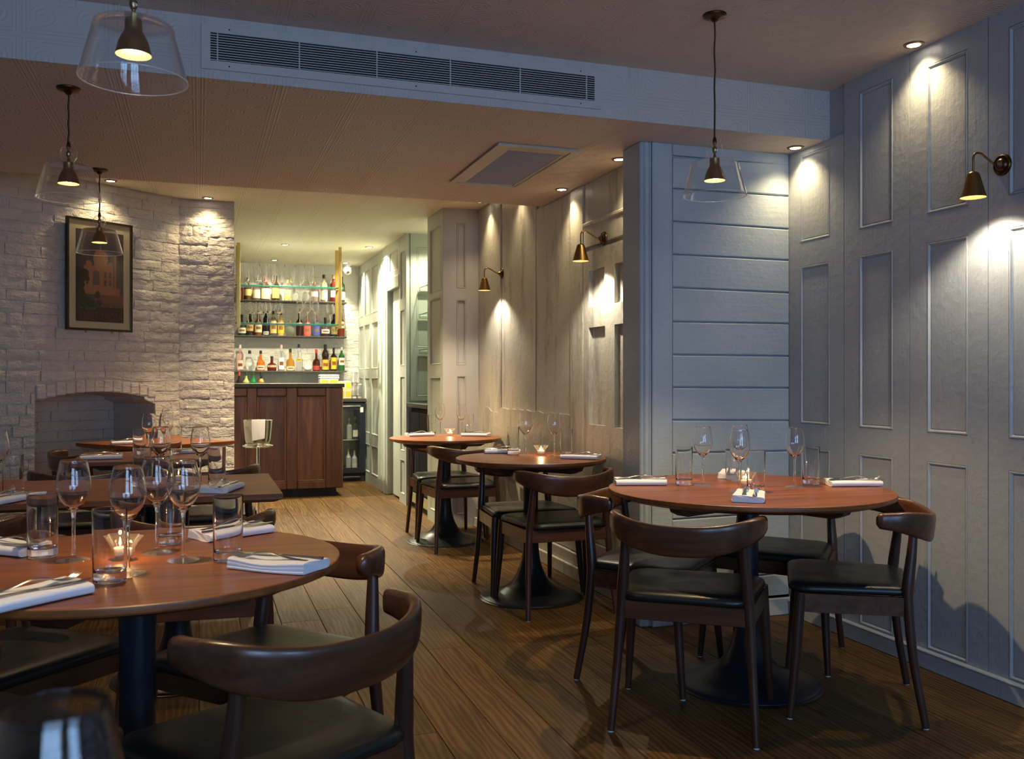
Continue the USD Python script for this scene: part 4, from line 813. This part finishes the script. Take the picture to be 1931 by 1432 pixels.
for a in [("leftmost clear bottle with pink spirit", 0.447, 0.30, 0.038, (0.95, 0.62, 0.55), "std", (0.9, 0.55, 0.5), (0.8, 0.8, 0.75), "g", (0.05, 0.4)),
          ("clear round decanter with dark pourer", 0.553, 0.235, 0.052, CL, "round", None, (0.02, 0.02, 0.03), "g", None),
          ("orange bottle with red neck and cream label", 0.677, 0.235, 0.046, (0.75, 0.16, 0.015), "squat", (0.72, 0.62, 0.45), (0.02, 0.015, 0.015), "d", (0.06, 0.26)),
          ("wide dark red ship decanter", 0.802, 0.17, 0.052, (0.12, 0.012, 0.01), "squat", (0.55, 0.48, 0.3), (0.02, 0.02, 0.03), "d", (0.25, 0.38)),
          ("clear bottle with white label and red topped cap", 0.910, 0.305, 0.034, CL, "tall", (0.85, 0.82, 0.8), (0.85, 0.5, 0.45), "g", (0.06, 0.5)),
          ("golden brown liqueur bottle with cream base label", 1.012, 0.26, 0.046, (0.45, 0.20, 0.02), "squat", (0.75, 0.66, 0.42), (0.02, 0.015, 0.01), "d", (0.03, 0.2)),
          ("clear slim bottle with black and yellow band", 1.110, 0.315, 0.034, CL, "tall", (0.7, 0.5, 0.05), (0.01, 0.012, 0.04), "g", (0.36, 0.46)),
          ("white ball-shaped ceramic bottle", 1.213, 0.115, 0.052, (0.82, 0.82, 0.8), "round", None, (0.7, 0.6, 0.5), "d", None),
          ("dark red bottle with red cap", 1.312, 0.255, 0.044, (0.05, 0.008, 0.006), "squat", (0.40, 0.03, 0.02), (0.6, 0.02, 0.02), "d", (0.04, 0.24)),
          ("tall brown bottle with large orange label", 1.417, 0.315, 0.044, (0.03, 0.012, 0.006), "waist", (0.80, 0.36, 0.03), (0.01, 0.01, 0.01), "d", (0.05, 0.42)),
          ("dark bottle with bright yellow label", 1.516, 0.275, 0.036, (0.02, 0.010, 0.006), "std", (0.85, 0.45, 0.02), (0.01, 0.01, 0.01), "d", (0.08, 0.58)),
          ("green bottle with white label", 1.610, 0.285, 0.036, (0.02, 0.13, 0.03), "std", (0.75, 0.72, 0.68), (0.6, 0.6, 0.6), "d", (0.25, 0.55))]:
    n, x, h, r, col, st, lb, cp, kd, lz = a; bottle(f"{n} {S_}", x, 11.03, 1.281, h, r, col, st, lb, cp, kd, lz or (0.2, 0.5), gB, (0.2, 0.05, 0.02) if lb else None)
S_ = "on the middle wall shelf"; gB = "bottles on the middle wall shelf"
for a in [("dark green leftmost bottle with cream label", 0.468, 0.24, 0.046, (0.02, 0.05, 0.02), "squat", (0.65, 0.62, 0.48), (0.01, 0.01, 0.01), "d", (0.1, 0.36)),
          ("dark brown bottle with black and gold label", 0.556, 0.25, 0.042, (0.04, 0.012, 0.006), "std", (0.5, 0.36, 0.12), (0.01, 0.01, 0.01), "d", (0.2, 0.55)),
          ("amber bottle with large cream label", 0.650, 0.25, 0.042, (0.22, 0.06, 0.012), "std", (0.8, 0.68, 0.45), (0.02, 0.02, 0.02), "d", (0.15, 0.55)),
          ("slim black bottle with white foot label", 0.736, 0.30, 0.034, (0.012, 0.008, 0.008), "tall", (0.75, 0.7, 0.68), (0.01, 0.01, 0.01), "d", (0.04, 0.16)),
          ("pale bottle with peach label", 0.820, 0.29, 0.040, (0.8, 0.75, 0.6), "std", (0.85, 0.50, 0.20), (0.01, 0.01, 0.015), "g", (0.1, 0.6)),
          ("bottle with vivid yellow label", 0.904, 0.285, 0.038, (0.7, 0.5, 0.2), "std", (0.85, 0.5, 0.02), (0.02, 0.012, 0.01), "d", (0.1, 0.56)),
          ("round clear bottle with cork ball stopper", 1.006, 0.18, 0.056, (0.75, 0.78, 0.66), "round", None, (0.6, 0.32, 0.15), "g", None),
          ("dark whisky bottle with pink label strip", 1.116, 0.27, 0.038, (0.03, 0.012, 0.01), "std", (0.7, 0.35, 0.32), (0.02, 0.02, 0.02), "d", (0.48, 0.58)),
          ("pink gin bottle", 1.207, 0.24, 0.042, (0.75, 0.16, 0.13), "std", (0.8, 0.12, 0.1), (0.6, 0.2, 0.18), "d", (0.1, 0.5)),
          ("bottle with blue and white label", 1.312, 0.25, 0.040, (0.7, 0.75, 0.85), "std", (0.05, 0.10, 0.45), (0.6, 0.12, 0.05), "g", (0.06, 0.5)),
          ("square shouldered dark bottle with white label and black cap", 1.417, 0.225, 0.050, (0.06, 0.03, 0.045), "squat", (0.7, 0.68, 0.6), (0.015, 0.015, 0.015), "d", (0.16, 0.38)),
          ("black bottle with dark oval label", 1.519, 0.27, 0.040, (0.012, 0.01, 0.01), "std", (0.28, 0.24, 0.08), (0.01, 0.01, 0.01), "d", (0.1, 0.45)),
          ("red brown rightmost bottle with cream label", 1.606, 0.29, 0.040, (0.2, 0.03, 0.012), "std", (0.75, 0.55, 0.38), (0.5, 0.05, 0.02), "d", (0.35, 0.62))]:
    n, x, h, r, col, st, lb, cp, kd, lz = a; bottle(f"{n} {S_}", x, 11.03, 1.689, h, r, col, st, lb, cp, kd, lz or (0.2, 0.5), gB, (0.25, 0.12, 0.05) if lb else None)
S_ = "on the highest wall shelf"; gB = "bottles on the highest wall shelf"
for a in [("leftmost dark bottle with red brown spirit", 0.44, 0.24, 0.042, (0.10, 0.02, 0.01), "std", None, (0.02, 0.02, 0.02), "d", None),
          ("bottle with round gold medallion label", 0.529, 0.25, 0.044, (0.12, 0.03, 0.012), "std", (0.6, 0.42, 0.15), (0.01, 0.05, 0.02), "d", (0.2, 0.5)),
          ("pale bottle with tilted cream label", 0.628, 0.24, 0.046, (0.6, 0.52, 0.36), "std", (0.7, 0.62, 0.45), (0.05, 0.02, 0.02), "g", (0.1, 0.5)),
          ("wide bottle with large written cream label and red neck", 0.728, 0.28, 0.052, (0.10, 0.02, 0.012), "std", (0.85, 0.70, 0.42), (0.35, 0.01, 0.012), "d", (0.06, 0.5)),
          ("dark bottle with orange label", 0.845, 0.29, 0.045, (0.04, 0.02, 0.01), "std", (0.80, 0.48, 0.15), (0.01, 0.04, 0.02), "d", (0.1, 0.52)),
          ("low clear bottle with yellow tab", 0.985, 0.25, 0.044, (0.8, 0.82, 0.7), "squat", (0.8, 0.6, 0.08), (0.6, 0.42, 0.12), "g", (0.1, 0.2)),
          ("left cut glass decanter", 1.085, 0.17, 0.046, CL, "round", None, (0.75, 0.75, 0.72), "g", None),
          ("right cut glass decanter", 1.185, 0.17, 0.046, CL, "round", None, (0.75, 0.75, 0.72), "g", None),
          ("clear bottle with a little red wine left", 1.29, 0.24, 0.040, (0.75, 0.6, 0.58), "std", (0.75, 0.72, 0.68), (0.6, 0.3, 0.2), "g", (0.25, 0.5)),
          ("clear long-necked bottle with cream label", 1.40, 0.325, 0.042, (0.85, 0.82, 0.7), "tall", (0.75, 0.68, 0.48), (0.02, 0.012, 0.01), "g", (0.08, 0.42)),
          ("brandy bottle with white label and gold cap", 1.515, 0.325, 0.042, (0.10, 0.015, 0.01), "tall", (0.85, 0.80, 0.74), (0.30, 0.2, 0.06), "d", (0.18, 0.42)),
          ("dark green rightmost wine bottle with white label", 1.610, 0.31, 0.038, (0.01, 0.02, 0.008), "tall", (0.78, 0.75, 0.65), (0.01, 0.01, 0.01), "d", (0.1, 0.4))]:
    n, x, h, r, col, st, lb, cp, kd, lz = a; bottle(f"{n} {S_}", x, 11.03, 2.097, h, r, col, st, lb, cp, kd, lz or (0.2, 0.5), gB, None)
S_ = "on the back counter behind the bar"
tag(obj("back_counter", cbox((-0.55, 10.62, 0.92), (1.835, 11.149, 0.960), 0.003), M["bartop"]), "dark worktop running along the bottle wall", "worktop")
ba = thing("back_cabinet", "dark cabinet below the bottle wall, hidden behind the bar", "cabinet", (0, 10.66, 0)); obj("body", trimesh.creation.box(bounds=[(-0.55, 0, 0), (1.235, 0.48, 0.92)]), M["black"], ba)
for n, x, col, cp in (("red capped dark bottle neck", 0.43, (0.03, 0.01, 0.01), (0.4, 0.03, 0.02)), ("yellow green bottle", 0.506, (0.55, 0.60, 0.22), (0.02, 0.05, 0.02)), ("bright green bottle", 0.582, (0.02, 0.30, 0.07), (0.02, 0.05, 0.02)), ("dark bottle with orange neck label", 0.671, (0.03, 0.015, 0.01), (0.02, 0.02, 0.02))):
    bottle(f"{n} {S_}", x, 10.85, 0.96, 0.305, 0.0365, col, "std", (0.7, 0.3, 0.05) if "orange" in n else None, cp, "d", (0.6, 0.75), "bottles on the back counter", None)
# boxes and glasses at the bar end
for i, (x, y, z, sx, s2, h) in enumerate([(1.42, 10.82, 0.96, 0.20, 0.16, 0.075), (1.42, 10.82, 1.0355, 0.20, 0.16, 0.075), (1.425, 10.82, 1.111, 0.21, 0.16, 0.075), (1.605, 10.82, 0.96, 0.15, 0.16, 0.10), (1.605, 10.82, 1.0605, 0.15, 0.16, 0.10)]):
    lab = ["bottom", "second", "third"][i] + " yellow striped carton of the left stack on the back counter" if i < 3 else ["lower", "upper"][i - 3] + " yellow striped carton of the right stack on the back counter"
    t = thing("carton", lab, "carton", (x, y, z + 0.0005), 0, "yellow cartons on the back counter")
    obj("box", cbox((-sx / 2, -s2 / 2, 0), (sx / 2, s2 / 2, h - 0.001), 0.002), cmat((0.75, 0.72, 0.62)), t, smooth=False)
    for k in range(2): obj("stripe", cbox((-sx / 2 + 0.008 + k * sx / 2, -s2 / 2 - 0.0006, 0.012), (-sx / 2 + 0.008 + k * sx / 2 + sx * 0.42, -s2 / 2 + 0.0005, h - 0.014), 0.0002), cmat((0.80, 0.55, 0.05)), t, smooth=False)
for i, (z, w) in enumerate(((1.187, 0.115), (1.212, 0.112))):
    tag(obj("folded_towel", cbox((1.43 - w, 10.74, z), (1.43 + w, 10.90, z + 0.0245), 0.010), M["linen"]), ("lower" if i == 0 else "upper") + " folded white towel on top of the left carton stack", "towel")
for i, (x, y) in enumerate(((1.715, 10.76), (1.775, 10.77), (1.715, 10.86), (1.775, 10.87))):
    pos = ["front left", "front right", "back left", "back right"][i]
    dup(PR["t"], f"{pos} bar tumbler on the back counter by the panelled wall", (x, y, 0.9605), 0, "tumblers on the back counter"); dup(PR["t"], f"tumbler stacked on the {pos} bar tumbler by the panelled wall", (x, y, 1.1138), 0, "tumblers on the back counter")
fg = thing("bottle_fridge", "black glass-door bottle fridge under the back counter", "fridge", (1.25, 10.63, 0))
obj("body", cat(trimesh.creation.box(bounds=[(0, 0.03, 0), (0.02, 0.48, 0.915)]), trimesh.creation.box(bounds=[(0.56, 0.03, 0), (0.58, 0.48, 0.915)]), trimesh.creation.box(bounds=[(0, 0.46, 0), (0.58, 0.48, 0.915)]), trimesh.creation.box(bounds=[(0, 0.03, 0), (0.58, 0.48, 0.10)]), trimesh.creation.box(bounds=[(0, 0.03, 0.86), (0.58, 0.48, 0.915)])), M["black"], fg, smooth=False)
d_ = obj("door_frame", move(prism(sbox(0, 0.10, 0.58, 0.905).difference(sbox(0.05, 0.16, 0.51, 0.83)), 0.028), rx=90, y=0.03), M["iron"], fg, smooth=False)
obj("glass_pane", trimesh.creation.box(bounds=[(0.045, 0.012, 0.155), (0.515, 0.016, 0.835)]), M["pane"], d_)
obj("handle", cbox((0.06, -0.012, 0.865), (0.52, 0.0, 0.880), 0.003), M["chrome"], d_)
obj("shelf", cbox((0.02, 0.05, 0.475), (0.56, 0.45, 0.485), 0.001), M["chrome"], fg, smooth=False); obj("vent_grille", cbox((0.32, 0.004, 0.03), (0.52, 0.03, 0.06), 0.008), M["iron"], fg); obj("sticker", cbox((0.515, -0.001, 0.80), (0.55, 0.0015, 0.86), 0.0002), M["white"], fg, smooth=False)
obj("kick_plate", trimesh.creation.box(bounds=[(0.01, 0.02, 0.0), (0.57, 0.031, 0.095)]), M["black"], fg)
for i, (x, z, h, c_) in enumerate(((0.40, 0.101, 0.27, (0.5, 0.55, 0.5)), (0.47, 0.101, 0.25, (0.6, 0.6, 0.62)), (0.41, 0.4855, 0.24, (0.35, 0.38, 0.32)), (0.48, 0.4855, 0.26, (0.03, 0.05, 0.02)))):
    bottle(["left bottle on the fridge floor", "right bottle with white label on the fridge floor", "pale bottle on the fridge shelf", "dark bottle with cream label on the fridge shelf"][i] + " behind the glass door", 1.25 + x, 10.63 + 0.14, z, h, 0.032, c_, "std", (0.6, 0.58, 0.5) if i in (1, 3) else None, (0.3, 0.25, 0.12), "d", (0.1, 0.4), "bottles in the fridge", None)
cc = thing("security_camera", "white dome security camera under the bar ceiling corner", "camera", (1.66, 10.90, ZC))
obj("mount", lathe([(0, -0.03), (0.035, -0.03), (0.045, -0.004), (0.045, 0), (0, 0)], 24), M["white"], cc)
obj("ball", move(lathe(spl([(0, -0.055), (0.035, -0.042), (0.052, 0.0), (0.035, 0.042), (0, 0.055)], 5), 24), z=-0.078, rx=58), M["white"], cc, smooth=60)
obj("lens", move(lathe([(0, -0.056), (0.016, -0.0555), (0.019, -0.050), (0.019, -0.044), (0, -0.044)], 20), z=-0.078, rx=-62, ry=6), M["black"], cc, smooth=40)

# alcove furniture
tag(obj("alcove_worktop", cbox((1.83, 7.62, 0.925), (2.32, 8.44, 0.965), 0.003), M["bartop"]), "dark worktop in the panelled alcove right of the doorway", "worktop")
f2 = thing("under_counter_fridge", "black under-counter fridge standing in the panelled alcove", "fridge", (1.86, 7.63, 0)); obj("body", cbox((0.02, 0, 0.0), (0.44, 0.80, 0.915), 0.004), M["black"], f2, smooth=False)
obj("door", cbox((0.0, 0.02, 0.16), (0.02, 0.39, 0.88), 0.003), M["iron"], f2, smooth=False); obj("door", cbox((0.0, 0.41, 0.16), (0.02, 0.78, 0.88), 0.003), M["iron"], f2, smooth=False)
for y in (0.06, 0.45): obj("vent_panel", cbox((0.004, y, 0.05), (0.019, y + 0.30, 0.14), 0.002), cmat((0.45, 0.38, 0.2)), f2, smooth=False)
for i, (z, nm) in enumerate(((2.03, "top"), (1.78, "middle"), (1.45, "bottom"))):
    s = thing("alcove_shelf", f"{nm} small glass shelf in the panelled alcove", "shelf", (1.95, 7.62, z), 0); obj("glass_plate", cbox((0, 0, 0), (0.37, 0.80, 0.008), 0.001), M["shelfg"], s, smooth=False); obj("glass_edge", cbox((-0.003, 0, -0.0005), (0.0, 0.80, 0.0085), 0.0003), M["shelfe"], s, smooth=False)
    obj("bracket", cbox((0.0, 0.77, -0.028), (0.34, 0.802, -0.001), 0.004), M["farp"], s, smooth=False)
    for k in range(2): dup(P0, f"wine glass {'nearer' if k == 0 else 'farther from'} the opening on the {nm} alcove shelf", (2.10 + 0.12 * k, 8.05 + 0.1 * k, z + 0.0085), 0, "glasses on the alcove shelves")
tag(obj("wooden_board", move(cbox((-0.012, -0.12, 0), (0.012, 0.12, 0.36), 0.003), x=2.14, y=8.22, z=0.9655), M["boardw"]), "brown wooden board standing on the alcove worktop", "board")
tag(obj("crumpled_cloth", move(trimesh.Trimesh(*(lambda s: (s.vertices * (0.6 + 0.8 * meshkit.fbm(s.vertices * 1.9 + 5, 3))[:, None] * np.array([0.045, 0.045, 0.035]), s.faces))(trimesh.creation.icosphere(3))), x=1.99, y=8.02, z=1.002), M["linen"], smooth=60), "crumpled white cloth on the alcove worktop before the board", "cloth")

# wine bucket on stand
bk = thing("wine_bucket_stand", "chrome wine bucket on a tall round-footed stand before the bar", "wine bucket", (0.445, 7.60, 0))
obj("foot", lathe(spl([(0, 0.0), (0.112, 0.0), (0.115, 0.006), (0.10, 0.016), (0.04, 0.024), (0.012, 0.03), (0, 0.031)], 3), 40), M["chrome"], bk, smooth=45)
obj("pole", lathe([(0, 0.028), (0.013, 0.028), (0.013, 0.64), (0, 0.64)], 20), M["chrome"], bk)
obj("ring", tube([(0.112 * math.cos(a), 0.112 * math.sin(a), 0.652) for a in np.linspace(0, 2 * math.pi, 49)], 0.007, 10), M["chrome"], bk, smooth=60)
obj("tray", lathe([(0, 0.638), (0.10, 0.640), (0.106, 0.645), (0.10, 0.646), (0, 0.644)], 40), M["chrome"], bk)
u = obj("bucket", lathe(spl([(0, 0.648), (0.06, 0.650), (0.083, 0.664), (0.098, 0.70), (0.108, 0.80), (0.112, 0.852), (0.115, 0.855)], 4).tolist() + spl([(0.113, 0.857), (0.109, 0.852), (0.105, 0.80), (0.095, 0.702), (0.08, 0.668), (0, 0.656)], 4).tolist(), 48), mat("brushed_bucket_steel", (0.55, 0.53, 0.48), 0.22, 1.0), bk, smooth=50)
R_ = []
for a in np.linspace(-2.05, -1.15, 12):
    prof_ = [(0.06, 0.80), (0.100, 0.858), (0.113, 0.864), (0.1185, 0.858), (0.1165, 0.80), (0.112, 0.74), (0.106 + 0.002 * math.sin(9 * a), 0.705 + 0.02 * (a + 1.6))]
    R_.append([((q + 0.0012) * math.cos(a), (q + 0.0012) * math.sin(a), z) for q, z in prof_])
R_ = np.array(R_); F = []
for i in range(11):
    for k in range(6): q = (i * 7 + k, i * 7 + k + 1, (i + 1) * 7 + k + 1, (i + 1) * 7 + k); F += [(q[0], q[1], q[2]), (q[0], q[2], q[3])]
cl = TM(R_.reshape(-1, 3), F); cl2 = cl.copy(); cl2.vertices[:, :2] *= 0.985; cl2.invert()
ct = thing("serving_cloth", "white serving cloth draped over the rim of the wine bucket", "cloth", (0.445, 7.60, 0), 0); obj("cloth", cat(cl, cl2), M["linen"], ct, smooth=50)
